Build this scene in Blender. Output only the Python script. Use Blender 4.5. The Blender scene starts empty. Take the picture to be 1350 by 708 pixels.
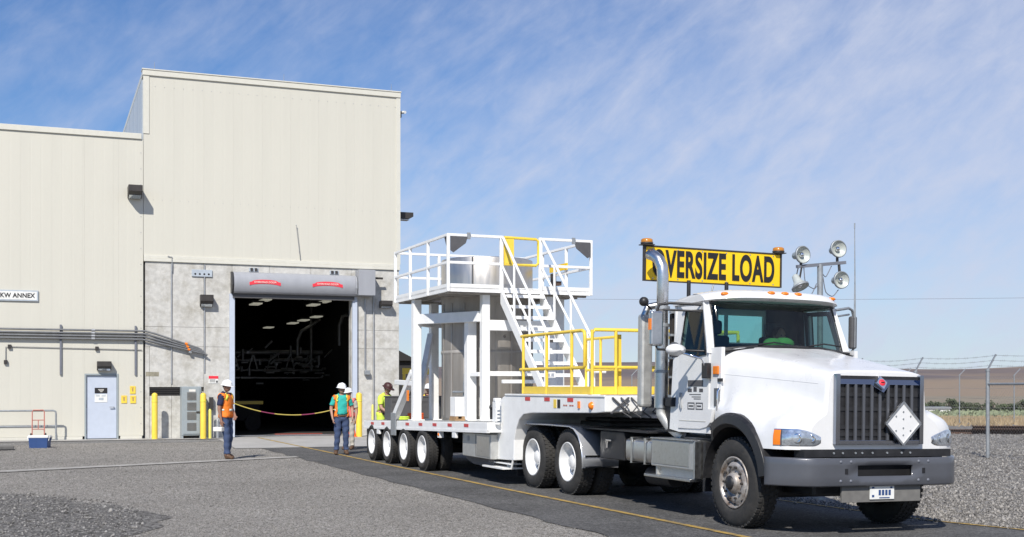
import bpy, bmesh, math, random
import numpy as np
from mathutils import Vector, Matrix
R = math.radians
random.seed(7); rng = np.random.default_rng(7)
S = bpy.context.scene
COL = S.collection

# ------------------------------------------------------------------ camera
cam = bpy.data.cameras.new('camera'); camo = bpy.data.objects.new('camera', cam); COL.objects.link(camo)
camo.location = (0, 0, 1.65); camo.rotation_euler = (R(90), 0, 0)
cam.sensor_width = 36; cam.lens = 1600 / 1350 * 36
cam.shift_y = (510 - 354) / 1350
cam.clip_start = .1; cam.clip_end = 20000
S.camera = camo

# ------------------------------------------------------------------ sun, sky, exposure
SUN_EL = 42.5
sun_travel = Vector((.2, .98, 0)).normalized() * math.cos(R(SUN_EL)) + Vector((0, 0, -math.sin(R(SUN_EL))))
sd = bpy.data.lights.new('sun', 'SUN'); sd.energy = 4.2; sd.angle = R(.53); sd.color = (1, .95, .87)
so = bpy.data.objects.new('sun', sd); COL.objects.link(so); so.location = (-10, -40, 60)
so.rotation_euler = sun_travel.to_track_quat('-Z', 'Y').to_euler()
W = bpy.data.worlds.new('World'); S.world = W; W.use_nodes = True
nt = W.node_tree; nt.nodes.clear()
def N(t, **k):
    n = nt.nodes.new(t)
    for a, b in k.items(): setattr(n, a, b)
    return n
out = N('ShaderNodeOutputWorld'); bg = N('ShaderNodeBackground'); bg.inputs[1].default_value = .077
sky = N('ShaderNodeTexSky', sky_type='NISHITA', sun_disc=False)
sky.sun_elevation = R(SUN_EL)
sky.sun_rotation = math.atan2(-sun_travel.x, -sun_travel.y)
sky.altitude = 200; sky.air_density = 1.0; sky.dust_density = .05; sky.ozone_density = 1.3
tc = N('ShaderNodeTexCoord'); sep = N('ShaderNodeSeparateXYZ'); nt.links.new(tc.outputs['Generated'], sep.inputs[0])
def math_n(op, a, b=None, clamp=False):
    n = N('ShaderNodeMath', operation=op); n.use_clamp = clamp
    for i, x in enumerate((a, b)):
        if x is None: continue
        if isinstance(x, (int, float)): n.inputs[i].default_value = x
        else: nt.links.new(x, n.inputs[i])
    return n.outputs[0]
# thin high veil: soft large patches and fine slanting wisps, all by direction
def noise_n(vec, scale, det, rough, dist=0):
    n = N('ShaderNodeTexNoise'); n.inputs['Scale'].default_value = scale; n.inputs['Detail'].default_value = det; n.inputs['Roughness'].default_value = rough; n.inputs['Distortion'].default_value = dist
    nt.links.new(vec, n.inputs['Vector']); return n.outputs[0]
def map_n(vec, rot=(0, 0, 0), sc=(1, 1, 1), loc=(0, 0, 0)):
    m = N('ShaderNodeMapping'); nt.links.new(vec, m.inputs[0]); m.inputs['Rotation'].default_value = rot; m.inputs['Scale'].default_value = sc; m.inputs['Location'].default_value = loc; return m.outputs[0]
GEN = tc.outputs['Generated']
turned = map_n(GEN, (0, R(38), 0))
wisp = noise_n(map_n(turned, sc=(2.6, 2.6, 9.5)), 2.2, 10, .62, .5)
grain = noise_n(map_n(turned, sc=(5, 5, 9)), 6.0, 6, .6, .3)
patch_ = noise_n(map_n(GEN, sc=(1.6, 1.6, 4.2), loc=(.35, 0, .2)), 2.0, 4, .5, .2)
veil = math_n('MULTIPLY_ADD', sep.outputs[0], .72); veil.node.inputs[2].default_value = .43
veil = math_n('ADD', veil, math_n('MULTIPLY_ADD', sep.outputs[2], -1.15)); veil.node.inputs[1].links[0].from_node.inputs[2].default_value = .30
cov = math_n('ADD', math_n('ADD', math_n('MULTIPLY', wisp, .52), math_n('MULTIPLY', patch_, .62)), math_n('ADD', veil, math_n('MULTIPLY', grain, .22)))
mr = N('ShaderNodeMapRange'); mr.interpolation_type = 'SMOOTHSTEP'; nt.links.new(cov, mr.inputs[0]); mr.inputs[1].default_value = .62; mr.inputs[2].default_value = 1.5
low = N('ShaderNodeMapRange'); low.interpolation_type = 'SMOOTHSTEP'; nt.links.new(math_n('ADD', sep.outputs[2], math_n('MULTIPLY_ADD', wisp, .03)), low.inputs[0]); low.inputs[1].default_value = .086; low.inputs[2].default_value = .106; low.inputs[3].default_value = .10
mott = math_n('MULTIPLY_ADD', math_n('ADD', grain, wisp), .60); mott.node.inputs[2].default_value = .30
fac = math_n('MULTIPLY', math_n('MULTIPLY', math_n('MULTIPLY', mr.outputs[0], low.outputs[0]), mott), .82, True)
# small far cumulus near the horizon
mp3 = N('ShaderNodeMapping'); nt.links.new(tc.outputs['Generated'], mp3.inputs[0]); mp3.inputs['Scale'].default_value = (9, 9, 55)
n3 = N('ShaderNodeTexNoise'); n3.inputs['Scale'].default_value = 1.4; n3.inputs['Detail'].default_value = 5; nt.links.new(mp3.outputs[0], n3.inputs['Vector'])
mr3 = N('ShaderNodeMapRange'); nt.links.new(n3.outputs[0], mr3.inputs[0]); mr3.inputs[1].default_value = .60; mr3.inputs[2].default_value = .78; mr3.inputs[4].default_value = .55
band = N('ShaderNodeMapRange'); band.interpolation_type = 'SMOOTHSTEP'; nt.links.new(sep.outputs[2], band.inputs[0]); band.inputs[1].default_value = .075; band.inputs[2].default_value = .045
f3 = math_n('MULTIPLY', mr3.outputs[0], band.outputs[0])
fac2 = math_n('MAXIMUM', fac, f3)
mix = N('ShaderNodeMix', data_type='RGBA'); nt.links.new(fac2, mix.inputs[0])
tint = N('ShaderNodeMix', data_type='RGBA', blend_type='MULTIPLY'); tint.inputs[0].default_value = 1; hsv = N('ShaderNodeHueSaturation'); hsv.inputs['Saturation'].default_value = 1.22; nt.links.new(sky.outputs[0], hsv.inputs['Color']); nt.links.new(hsv.outputs[0], tint.inputs[6]); tint.inputs[7].default_value = (.62, .86, 1.15, 1)
nt.links.new(tint.outputs[2], mix.inputs[6]); mix.inputs[7].default_value = (6.5, 7.0, 8.6, 1)
nt.links.new(mix.outputs[2], bg.inputs[0]); nt.links.new(bg.outputs[0], out.inputs[0])
S.view_settings.view_transform = 'Standard'; S.view_settings.look = 'None'; S.view_settings.gamma = 1; S.view_settings.use_curve_mapping = False
S.view_settings.exposure = 0.30
S.render.engine = 'CYCLES'; S.cycles.max_bounces = 8; S.cycles.transparent_max_bounces = 12

# ------------------------------------------------------------------ frames of reference
B2 = Vector((-650, 1600, 0)).normalized()            # truck: backwards along the road
L2 = Vector((B2.y, -B2.x, 0))                        # across the road, to the right in view
OT = Vector((3.6978, 14.5813, 0))                    # ground under the front axle
YAW_T = math.atan2(L2.y, L2.x)
LF = Vector((.932, .362, 0)).normalized(); NF = Vector((-LF.y, LF.x, 0)); PF = Vector((-12.75, 37.7, 0)); YAW_F = math.atan2(LF.y, LF.x)
def TW(v, b, w=0): return OT + L2 * v + B2 * b + Vector((0, 0, w))
def FW(t, n, w=0): return PF + LF * t + NF * n + Vector((0, 0, w))
def sstep(a, b, x):
    x = min(1, max(0, (x - a) / (b - a))); return x * x * (3 - 2 * x)
def ground(x, y):
    p = Vector((x, y, 0)) - OT; v = p.dot(L2); b = p.dot(B2)
    z = -.014 * min(max(v + 1.2, 0), 9) * (1 - sstep(15, 21, b)) * 1.0
    d = y
    prof = [(0, 0), (58, 0), (75, -.5), (100, -1.2), (200, -3.2), (320, -5.5), (800, -8.5), (1600, -10), (9000, -10)]
    for (y0, z0), (y1, z1) in zip(prof, prof[1:]):
        if y0 <= d <= y1:
            z += z0 + (z1 - z0) * (d - y0) / (y1 - y0); break
    return z

# ------------------------------------------------------------------ materials
def mat(name, col, rough=.5, metal=0, var=.08, scale=6, bump=0, bscale=60, coat=0, col2=None, detail=4, spec=.5, streak=False, c2f=(.45, .7)):
    m = bpy.data.materials.new(name); m.use_nodes = True; t = m.node_tree; b = t.nodes['Principled BSDF']
    b.inputs['Roughness'].default_value = rough; b.inputs['Metallic'].default_value = metal; b.inputs['Specular IOR Level'].default_value = spec
    b.inputs['Coat Weight'].default_value = coat; b.inputs['Coat Roughness'].default_value = .06
    c = t.nodes.new('ShaderNodeTexCoord'); mpn = t.nodes.new('ShaderNodeMapping'); t.links.new(c.outputs['Object'], mpn.inputs[0])
    if streak: mpn.inputs['Scale'].default_value = (1, 1, .12)
    n = t.nodes.new('ShaderNodeTexNoise'); n.inputs['Scale'].default_value = scale; n.inputs['Detail'].default_value = detail; n.inputs['Roughness'].default_value = .6
    t.links.new(mpn.outputs[0], n.inputs['Vector'])
    r = t.nodes.new('ShaderNodeValToRGB'); t.links.new(n.outputs[0], r.inputs[0])
    lo = [max(0, x * (1 - var)) for x in col]; hi = [min(1, x * (1 + var)) for x in col]
    r.color_ramp.elements[0].position = .3; r.color_ramp.elements[1].position = .7
    r.color_ramp.elements[0].color = (*lo, 1); r.color_ramp.elements[1].color = (*hi, 1)
    last = r.outputs[0]
    if col2:
        nn = t.nodes.new('ShaderNodeTexNoise'); nn.inputs['Scale'].default_value = scale * .35; nn.inputs['Detail'].default_value = 6; nn.inputs['Roughness'].default_value = .65
        t.links.new(mpn.outputs[0], nn.inputs['Vector'])
        q = t.nodes.new('ShaderNodeMapRange'); t.links.new(nn.outputs[0], q.inputs[0]); q.inputs[1].default_value = c2f[0]; q.inputs[2].default_value = c2f[1]
        x = t.nodes.new('ShaderNodeMix'); x.data_type = 'RGBA'; t.links.new(q.outputs[0], x.inputs[0]); t.links.new(last, x.inputs[6]); x.inputs[7].default_value = (*col2, 1); last = x.outputs[2]
    t.links.new(last, b.inputs['Base Color'])
    # gloss is never uniform
    rr = t.nodes.new('ShaderNodeMapRange'); t.links.new(n.outputs[0], rr.inputs[0]); rr.inputs[1].default_value = .3; rr.inputs[2].default_value = .7
    rr.inputs[3].default_value = rough * .85; rr.inputs[4].default_value = min(1, rough * 1.2); t.links.new(rr.outputs[0], b.inputs['Roughness'])
    if bump:
        bn = t.nodes.new('ShaderNodeTexNoise'); bn.inputs['Scale'].default_value = bscale; bn.inputs['Detail'].default_value = 3; t.links.new(c.outputs['Object'], bn.inputs['Vector'])
        bp = t.nodes.new('ShaderNodeBump'); bp.inputs['Strength'].default_value = bump; bp.inputs['Distance'].default_value = .02; t.links.new(bn.outputs[0], bp.inputs['Height']); t.links.new(bp.outputs[0], b.inputs['Normal'])
    return m
def mat_emit(name, col, e):
    m = mat(name, col, .5); b = m.node_tree.nodes['Principled BSDF']; b.inputs['Emission Color'].default_value = (*col, 1); b.inputs['Emission Strength'].default_value = e; return m
def mat_glass(name, col, rough=.02, alpha_mix=.0):
    m = bpy.data.materials.new(name); m.use_nodes = True; t = m.node_tree; t.nodes.clear()
    o = t.nodes.new('ShaderNodeOutputMaterial'); tr = t.nodes.new('ShaderNodeBsdfTransparent'); tr.inputs[0].default_value = (*col, 1)
    gl = t.nodes.new('ShaderNodeBsdfGlossy'); gl.inputs['Roughness'].default_value = rough
    lw = t.nodes.new('ShaderNodeLayerWeight'); lw.inputs[0].default_value = .5
    pw = t.nodes.new('ShaderNodeMath'); pw.operation = 'POWER'; t.links.new(lw.outputs['Facing'], pw.inputs[0]); pw.inputs[1].default_value = 5
    fr = t.nodes.new('ShaderNodeMath'); fr.operation = 'MULTIPLY_ADD'; t.links.new(pw.outputs[0], fr.inputs[0]); fr.inputs[1].default_value = .93; fr.inputs[2].default_value = .05
    mx = t.nodes.new('ShaderNodeMixShader'); t.links.new(fr.outputs[0], mx.inputs[0]); t.links.new(tr.outputs[0], mx.inputs[1]); t.links.new(gl.outputs[0], mx.inputs[2]); t.links.new(mx.outputs[0], o.inputs[0])
    return m
def mat_aggregate(name, cols, scale, rough=.9, bump=.5, blotch=.12, bdist=.02, blscale=.35, crack=False):
    """stone-chip surface: voronoi chips in several greys over slow blotches"""
    m = bpy.data.materials.new(name); m.use_nodes = True; t = m.node_tree; b = t.nodes['Principled BSDF']; b.inputs['Roughness'].default_value = rough; b.inputs['Specular IOR Level'].default_value = .25
    c = t.nodes.new('ShaderNodeTexCoord')
    v = t.nodes.new('ShaderNodeTexVoronoi'); v.inputs['Scale'].default_value = scale; t.links.new(c.outputs['Object'], v.inputs['Vector'])
    s = t.nodes.new('ShaderNodeSeparateColor'); t.links.new(v.outputs['Color'], s.inputs[0])
    r = t.nodes.new('ShaderNodeValToRGB'); t.links.new(s.outputs[0], r.inputs[0]); e = r.color_ramp.elements
    e[0].position = 0; e[1].position = 1; e[0].color = (*cols[0], 1); e[1].color = (*cols[-1], 1)
    for i, k in enumerate(cols[1:-1]):
        x = e.new((i + 1) / (len(cols) - 1)); x.color = (*k, 1)
    n = t.nodes.new('ShaderNodeTexNoise'); n.inputs['Scale'].default_value = blscale; n.inputs['Detail'].default_value = 7; n.inputs['Roughness'].default_value = .62; t.links.new(c.outputs['Object'], n.inputs['Vector'])
    q = t.nodes.new('ShaderNodeMapRange'); t.links.new(n.outputs[0], q.inputs[0]); q.inputs[1].default_value = .3; q.inputs[2].default_value = .7; q.inputs[3].default_value = 1 - blotch; q.inputs[4].default_value = 1 + blotch
    n2_ = t.nodes.new('ShaderNodeTexNoise'); n2_.inputs['Scale'].default_value = scale * .22; n2_.inputs['Detail'].default_value = 4; t.links.new(c.outputs['Object'], n2_.inputs['Vector'])
    q2 = t.nodes.new('ShaderNodeMapRange'); t.links.new(n2_.outputs[0], q2.inputs[0]); q2.inputs[1].default_value = .3; q2.inputs[2].default_value = .7; q2.inputs[3].default_value = .78; q2.inputs[4].default_value = 1.22
    mm = t.nodes.new('ShaderNodeMath'); mm.operation = 'MULTIPLY'; t.links.new(q.outputs[0], mm.inputs[0]); t.links.new(q2.outputs[0], mm.inputs[1])
    x = t.nodes.new('ShaderNodeVectorMath'); x.operation = 'SCALE'; t.links.new(r.outputs[0], x.inputs[0]); t.links.new(mm.outputs[0], x.inputs[3])
    t.links.new(x.outputs[0], b.inputs['Base Color'])
    bp = t.nodes.new('ShaderNodeBump'); bp.inputs['Strength'].default_value = bump; bp.inputs['Distance'].default_value = bdist
    hh = t.nodes.new('ShaderNodeMath'); hh.operation = 'SUBTRACT'; t.links.new(s.outputs[1], hh.inputs[0]); t.links.new(v.outputs['Distance'], hh.inputs[1]); t.links.new(hh.outputs[0], bp.inputs['Height']); t.links.new(bp.outputs[0], b.inputs['Normal'])
    return m
def g(v, k=(1, 1, 1)): return tuple(v * x for x in k)
M = dict(
    chip=mat_aggregate('chip_seal', [g(.12, (1, .94, .85)), g(.225, (1, .94, .85)), g(.275, (1, .94, .85)), g(.43, (1, .95, .87))], 55, bump=.25, blotch=.17),
    road=mat_aggregate('dark_asphalt', [g(.05), g(.092, (1, .985, .965)), g(.112, (1, .985, .965)), g(.16, (1, .985, .96))], 60, bump=.4, blotch=.26, bdist=.012, blscale=.9),
    patch=mat_aggregate('loose_chip_patch', [g(.06, (1, .95, .88)), g(.125, (1, .95, .88)), g(.17, (1, .95, .88)), g(.30, (1, .96, .9))], 30, bump=.8),
    gravel=mat_aggregate('gravel_bed', [g(.13, (1, .95, .88)), g(.20, (1, .95, .88)), g(.25, (1, .95, .88)), g(.36, (1, .96, .9))], 22, bump=.8, blotch=.14, bdist=.03),
    strip=mat_aggregate('wall_foot_gravel', [g(.11, (1, .98, .95)), g(.2, (1, .98, .95)), g(.33, (1, .98, .95))], 30, bump=.7, blotch=.2),
    concrete=mat('apron_concrete', (.40, .39, .37), .85, var=.10, scale=3, bump=.15, bscale=80, col2=(.33, .32, .30)),
    wallconc=mat('formed_concrete', (.53, .52, .487), .88, var=.17, scale=6, bump=.25, bscale=25, col2=(.33, .31, .262), c2f=(.47, .75), detail=9),
    cream=mat('cream_siding', (.60, .582, .505), .45, var=.025, scale=1.2, streak=True),
    creamtrim=mat('cream_trim', (.63, .615, .54), .4, var=.03),
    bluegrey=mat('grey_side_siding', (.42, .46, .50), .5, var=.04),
    roofm=mat('roof_membrane', (.4, .4, .4), .8),
    yellowline=mat('worn_yellow_line', (.46, .30, .07), .8, var=.25, scale=14, col2=(.15, .125, .085), c2f=(.42, .68)),
    whiteline=mat('worn_white_line', (.40, .385, .355), .85, var=.2, scale=9, col2=(.28, .265, .24), c2f=(.42, .66)),
    white=mat('white_paint', (.74, .74, .735), .3, var=.03, scale=5, coat=.35, col2=(.66, .65, .62), c2f=(.60, .95)),
    whiteM=mat('white_steel_paint', (.83, .83, .815), .42, var=.05, scale=6, bump=.05, bscale=30, col2=(.60, .565, .50), c2f=(.60, .85)),
    yellow=mat('yellow_paint', (.84, .60, .07), .4, var=.06, scale=8),
    yellowpale=mat('faded_yellow_paint', (.72, .66, .16), .5, var=.08),
    signyellow=mat('sign_yellow', (.90, .58, .008), .5, var=.03, scale=3),
    black=mat('black_plastic', (.022, .022, .024), .45, var=.2),
    blackpaint=mat('black_chassis_paint', (.018, .018, .02), .5, var=.3, scale=12),
    ink=mat('black_ink', (.012, .012, .014), .6),
    rubber=mat('tyre_rubber', (.030, .029, .028), .78, var=.25, scale=14, bump=.2, bscale=90, col2=(.065, .06, .054), c2f=(.5, .8)),
    skychrome=mat('sky_toned_chrome', (.30, .33, .40), .10, 1, var=.04),  # dark blue sky reflection put into the chrome's base colour
    chrome=mat('chrome', (.82, .83, .85), .07, 1, var=.03),
    dirtyrim=mat('road_grimed_rim', (.48, .45, .42), .5, .45, var=.25, scale=16, col2=(.16, .115, .085), c2f=(.42, .68), bump=.1),
    alu=mat('brushed_aluminium', (.62, .62, .61), .32, 1, var=.08, scale=20),
    aludull=mat('dull_aluminium', (.52, .52, .50), .5, .6, var=.10, scale=10),
    stainless=mat('stainless_steel', (.56, .53, .49), .36, .9, var=.08, scale=9, streak=True),
    tankgrey=mat('weathered_shaded_stainless', (.38, .355, .325), .5, .25, var=.25, scale=5, streak=True, col2=(.31, .275, .235)),  # weathered steel, base colour also darkened to stand for shade
    bumper=mat('dark_grey_bumper', (.10, .105, .12), .33, .25, var=.05, coat=.25),
    greypanel=mat('grey_panel', (.16, .155, .145), .65, var=.15, scale=10),
    doorgrey=mat('pale_blue_door', (.50, .55, .64), .45, var=.03),
    cabgrey=mat('cabinet_grey', (.30, .34, .355), .45, var=.05),
    hoodgrey=mat('shutter_hood_grey', (.33, .34, .365), .42, var=.04, streak=True),
    conduit=mat('dark_conduit', (.20, .205, .21), .45, .4, var=.1),
    pipegrey=mat('grey_conduit', (.42, .43, .44), .4, .5, var=.08),
    railgrey=mat('galvanised_steel', (.34, .36, .375), .5, .5, var=.1, scale=12),
    bronze=mat('dark_bronze_fitting', (.05, .045, .042), .5, .2, var=.15),
    orange=mat('orange_lens', (.85, .22, .015), .25, var=.05),
    amber=mat('amber_lens', (.50, .20, .025), .2, var=.1), stackmetal=mat('heat_dulled_steel', (.66, .66, .66), .27, .95, var=.1, scale=12), polish=mat('polished_aluminium', (.74, .76, .80), .22, .62, var=.05),
    red=mat('red_reflector', (.55, .02, .025), .3, var=.1),
    logo=mat('red_logo', (.75, .03, .05), .5),
    orangecone=mat('orange_plastic', (.85, .13, .02), .5, var=.05),
    blue=mat('navy_blue_plastic', (.03, .07, .2), .45, var=.06),
    glass=mat_glass('cab_glass', (.62, .83, .80)),
    glassdark=mat_glass('side_glass', (.30, .40, .39)),
    lens=mat('clear_lens', (.56, .60, .64), .10, .75, var=.3, scale=26),
    reflector=mat('lamp_reflector', (.50, .53, .50), .3, .15, var=.05),
    interior=mat('cab_lining', (.06, .06, .063), .8, var=.15),
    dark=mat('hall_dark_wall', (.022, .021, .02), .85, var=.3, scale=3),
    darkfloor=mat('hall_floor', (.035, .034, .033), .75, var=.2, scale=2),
    pipesteel=mat('lagged_pipe', (.20, .20, .195), .42, .6, var=.2),
    tube=mat_emit('ceiling_lamp_lens', (.9, .88, .72), .22),
    rust=mat('rusted_steel', (.085, .05, .036), .85, var=.3, scale=5),
    redframe=mat('red_oxide_paint', (.45, .16, .12), .5, var=.12),
    skin=mat('skin', (.42, .24, .17), .55, var=.06, scale=20), skin2=mat('tanned_skin', (.30, .16, .11), .55, var=.06, scale=20),
    hivis=mat('hi_vis_orange', (.88, .22, .02), .7, var=.08, scale=20, bump=.9, bscale=9), lime=mat('hi_vis_lime', (.62, .80, .08), .7, var=.06, scale=20, bump=.9, bscale=9),
    tape=mat('reflective_tape', (.62, .70, .62), .4, var=.06), tapey=mat('hi_vis_yellow_tape', (.80, .72, .08), .6, var=.06),
    denim=mat('denim', (.045, .07, .145), .85, var=.2, scale=15, bump=.9, bscale=9), navy=mat('navy_cloth', (.018, .022, .06), .85, var=.15, scale=20),
    teal=mat('teal_cloth', (.03, .42, .36), .8, var=.1, scale=12, bump=.9, bscale=9), pinkv=mat('pink_vest', (.75, .16, .15), .7, var=.1),
    boot=mat('brown_leather', (.10, .055, .03), .7, var=.2), hat=mat('white_hat', (.82, .82, .82), .35, var=.02), hair=mat('dark_hair', (.03, .018, .014), .7, var=.3),
    maroon=mat('dark_red_hat', (.055, .016, .014), .5, var=.1), clip=mat('paper_white', (.75, .72, .66), .7), khaki=mat('pale_khaki', (.45, .42, .36), .8),
    green=mat('green_cloth', (.045, .17, .04), .8, var=.15), magenta=mat('magenta_tape', (.26, .035, .10), .6, var=.1), ropey=mat('yellow_tape', (.50, .40, .09), .6, var=.1),
    wood=mat('timber', (.35, .22, .11), .75, var=.2, scale=8), paleblue=mat('plate_blue_grey', (.42, .47, .52), .5),
    darkgrey=mat('dark_grey_metal', (.085, .085, .09), .6, var=.1), wire=mat('thin_wire', (.30, .30, .30), .5, .4), cablem=mat('cable_grey', (.16, .17, .2), .6),
    signwhite=mat('sign_white', (.75, .75, .72), .5), brickred=mat('distant_red', (.3, .06, .04), .8), stainm=mat('wall_stain', (.27, .25, .19), .9, var=.3, scale=12),
)

# ------------------------------------------------------------------ mesh builder
class MB:
    def __init__(s): s.v = []; s.f = []; s.m = []; s.sm = []; s.cur = 0
    def add(s, vs, fs, sm=False):
        o = len(s.v); s.v += [tuple(x) for x in vs]
        for f in fs: s.f.append([i + o for i in f]); s.m.append(s.cur); s.sm.append(sm)
        return s
    def box(s, x0, x1, y0, y1, z0, z1):
        x0, x1 = min(x0, x1), max(x0, x1); y0, y1 = min(y0, y1), max(y0, y1); z0, z1 = min(z0, z1), max(z0, z1)
        return s.add([(x0, y0, z0), (x1, y0, z0), (x1, y1, z0), (x0, y1, z0), (x0, y0, z1), (x1, y0, z1), (x1, y1, z1), (x0, y1, z1)],
                     [(3, 2, 1, 0), (4, 5, 6, 7), (0, 1, 5, 4), (1, 2, 6, 5), (2, 3, 7, 6), (3, 0, 4, 7)])
    def beam(s, p, q, w, h, up=(0, 0, 1)):
        p = Vector(p); q = Vector(q); d = (q - p).normalized(); up = Vector(up)
        if abs(d.dot(up)) > .98: up = Vector((0, 1, 0))
        a = d.cross(up).normalized() * w / 2; c = a.cross(d).normalized() * h / 2
        vs = [p - a - c, p + a - c, p + a + c, p - a + c, q - a - c, q + a - c, q + a + c, q - a + c]
        return s.add(vs, [(3, 2, 1, 0), (4, 5, 6, 7), (0, 1, 5, 4), (1, 2, 6, 5), (2, 3, 7, 6), (3, 0, 4, 7)])
    def tube(s, path, r, n=8, cap=True, closed=False):
        P = [Vector(p) for p in path]; k = len(P); rs = r if isinstance(r, (list, tuple)) else [r] * k
        rings = []; a = None
        for i in range(k):
            if closed: d = P[(i + 1) % k] - P[i - 1]
            else: d = (P[min(i + 1, k - 1)] - P[max(i - 1, 0)])
            d.normalize()
            if a is None:
                a = d.orthogonal().normalized()
            a = (a - d * a.dot(d)).normalized(); c = d.cross(a)
            rings.append([P[i] + (a * math.cos(2 * math.pi * j / n) + c * math.sin(2 * math.pi * j / n)) * rs[i] for j in range(n)])
        s.loft(rings, True, cap and not closed, sm=True, wrap=closed); return s
    def loft(s, rings, closed=True, cap=False, sm=False, wrap=False):
        n = len(rings[0]); vs = [p for r in rings for p in r]; fs = []
        K = len(rings)
        for i in range(K if wrap else K - 1):
            i2 = (i + 1) % K
            for j in range(n if closed else n - 1):
                j2 = (j + 1) % n; fs.append((i * n + j, i * n + j2, i2 * n + j2, i2 * n + j))
        s.add(vs, fs, sm)
        if cap: s.add(rings[0], [tuple(reversed(range(n)))]); s.add(rings[-1], [tuple(range(n))])
        return s
    def cyl(s, p, q, r, r2=None, n=14, cap=True): return s.tube([p, q], [r, r if r2 is None else r2], n, cap)
    def lathe(s, prof, o=(0, 0, 0), ax=(0, 0, 1), n=24, closed=False):
        ax = Vector(ax).normalized(); a = ax.orthogonal().normalized(); c = ax.cross(a); o = Vector(o)
        rings = [[o + ax * h + (a * math.cos(2 * math.pi * j / n) + c * math.sin(2 * math.pi * j / n)) * r for j in range(n)] for r, h in prof]
        return s.loft(rings, True, False, True, wrap=closed)
    def prism(s, poly, fn, d0, d1):
        n = len(poly); a = [fn(p[0], p[1], d0) for p in poly]; b = [fn(p[0], p[1], d1) for p in poly]
        s.add(a + b, [tuple(reversed(range(n))), tuple(range(n, 2 * n))] + [(i, (i + 1) % n, n + (i + 1) % n, n + i) for i in range(n)]); return s
    def quad(s, *p): return s.add(p, [tuple(range(len(p)))])
    def sphere(s, c, r, n=12, m=8, sc=(1, 1, 1)):
        c = Vector(c); rings = []
        for i in range(1, m):
            t = math.pi * i / m
            rings.append([c + Vector((r * sc[0] * math.sin(t) * math.cos(2 * math.pi * j / n), r * sc[1] * math.sin(t) * math.sin(2 * math.pi * j / n), r * sc[2] * math.cos(t))) for j in range(n)])
        s.loft(list(reversed(rings)), True, True, True); return s
    def build(s, name, m, parent=None, bevel=0, kind=None, label=None, solid=0, smooth_angle=None):
        me = bpy.data.meshes.new(name); me.from_pydata(s.v, [], s.f); ms = m if isinstance(m, (list, tuple)) else [m]
        for x in ms: me.materials.append(M[x] if isinstance(x, str) else x)
        me.polygons.foreach_set('material_index', s.m); me.polygons.foreach_set('use_smooth', s.sm)
        b = bmesh.new(); b.from_mesh(me); bmesh.ops.recalc_face_normals(b, faces=b.faces); b.to_mesh(me); b.free()
        o = bpy.data.objects.new(name, me); COL.objects.link(o)
        if parent: o.parent = parent
        if solid: q = o.modifiers.new('solid', 'SOLIDIFY'); q.thickness = solid; q.offset = -1
        if bevel: q = o.modifiers.new('bevel', 'BEVEL'); q.width = bevel; q.segments = 2; q.limit_method = 'ANGLE'; q.angle_limit = R(50)
        if kind: o['kind'] = kind
        if label: o['label'] = label
        return o
def tag(o, label, cat, group=None):
    o['label'] = label; o['category'] = cat
    if group: o['group'] = group
    return o
def thing(name, label, cat, loc=(0, 0, 0), rz=0, group=None):
    o = bpy.data.objects.new(name, None); COL.objects.link(o); o.location = loc; o.rotation_euler = (0, 0, rz); o.empty_display_size = .2
    return tag(o, label, cat, group)
def dup(o, parent=None, off=(0, 0, 0)):
    c = o.copy(); COL.objects.link(c); c.parent = parent; c.location = Vector(o.location) + Vector(off)
    for ch in list(o.children): dup(ch, c)
    return c
def text_mesh(name, s, size, m, parent, loc, rot, sx=1, bold=0, extr=.002, align='CENTER', space=1):
    cu = bpy.data.curves.new(name, 'FONT'); cu.body = s; cu.size = size; cu.offset = bold; cu.extrude = extr; cu.align_x = align; cu.align_y = 'CENTER'; cu.space_character = space
    t = bpy.data.objects.new(name, cu); COL.objects.link(t)
    dg = bpy.context.evaluated_depsgraph_get(); dg.update(); me = bpy.data.meshes.new_from_object(t.evaluated_get(dg))
    bpy.data.objects.remove(t); me.name = name; me.materials.clear(); me.materials.append(M[m])
    o = bpy.data.objects.new(name, me); COL.objects.link(o); o.parent = parent; o.location = loc; o.rotation_euler = rot; o.scale = (sx, 1, 1)
    return o

# ================================================================== GROUND
def sheet(name, ptsfn, nu, nv, m, dz, kind='structure'):
    vs = []; fs = []
    for i in range(nu + 1):
        for j in range(nv + 1):
            x, y = ptsfn(i / nu, j / nv); vs.append((x, y, ground(x, y) + dz))
    for i in range(nu):
        for j in range(nv):
            a = i * (nv + 1) + j; fs.append((a, a + nv + 1, a + nv + 2, a + 1))
    mb = MB(); mb.add(vs, fs, True); return mb.build(name, m, kind=kind)
def big_ground():
    xs = [-9000, -2500, -900, -400, -200, -120, -80, -60] + list(np.arange(-45, 46, 1.0)) + [60, 80, 120, 200, 400, 900, 2500, 9000]
    ys = [-600, -200, -60, -20, 0] + list(np.arange(4, 60, 1.0)) + [64, 70, 80, 90, 100, 120, 150, 200, 260, 320, 500, 800, 1200, 1600, 2500, 9000]
    vs = [(x, y, ground(x, max(0, y))) for x in xs for y in ys]; k = len(ys)
    fs = [(i * k + j, (i + 1) * k + j, (i + 1) * k + j + 1, i * k + j + 1) for i in range(len(xs) - 1) for j in range(k - 1)]
    m = mat_aggregate('dry_grass_plain', [g(.20, (1, .82, .58)), g(.26, (1, .84, .6)), g(.32, (1, .86, .64))], 3, bump=.3, blotch=.3, blscale=.05)
    MB().add(vs, fs, True).build('ground', m, kind='structure')
big_ground()
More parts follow.
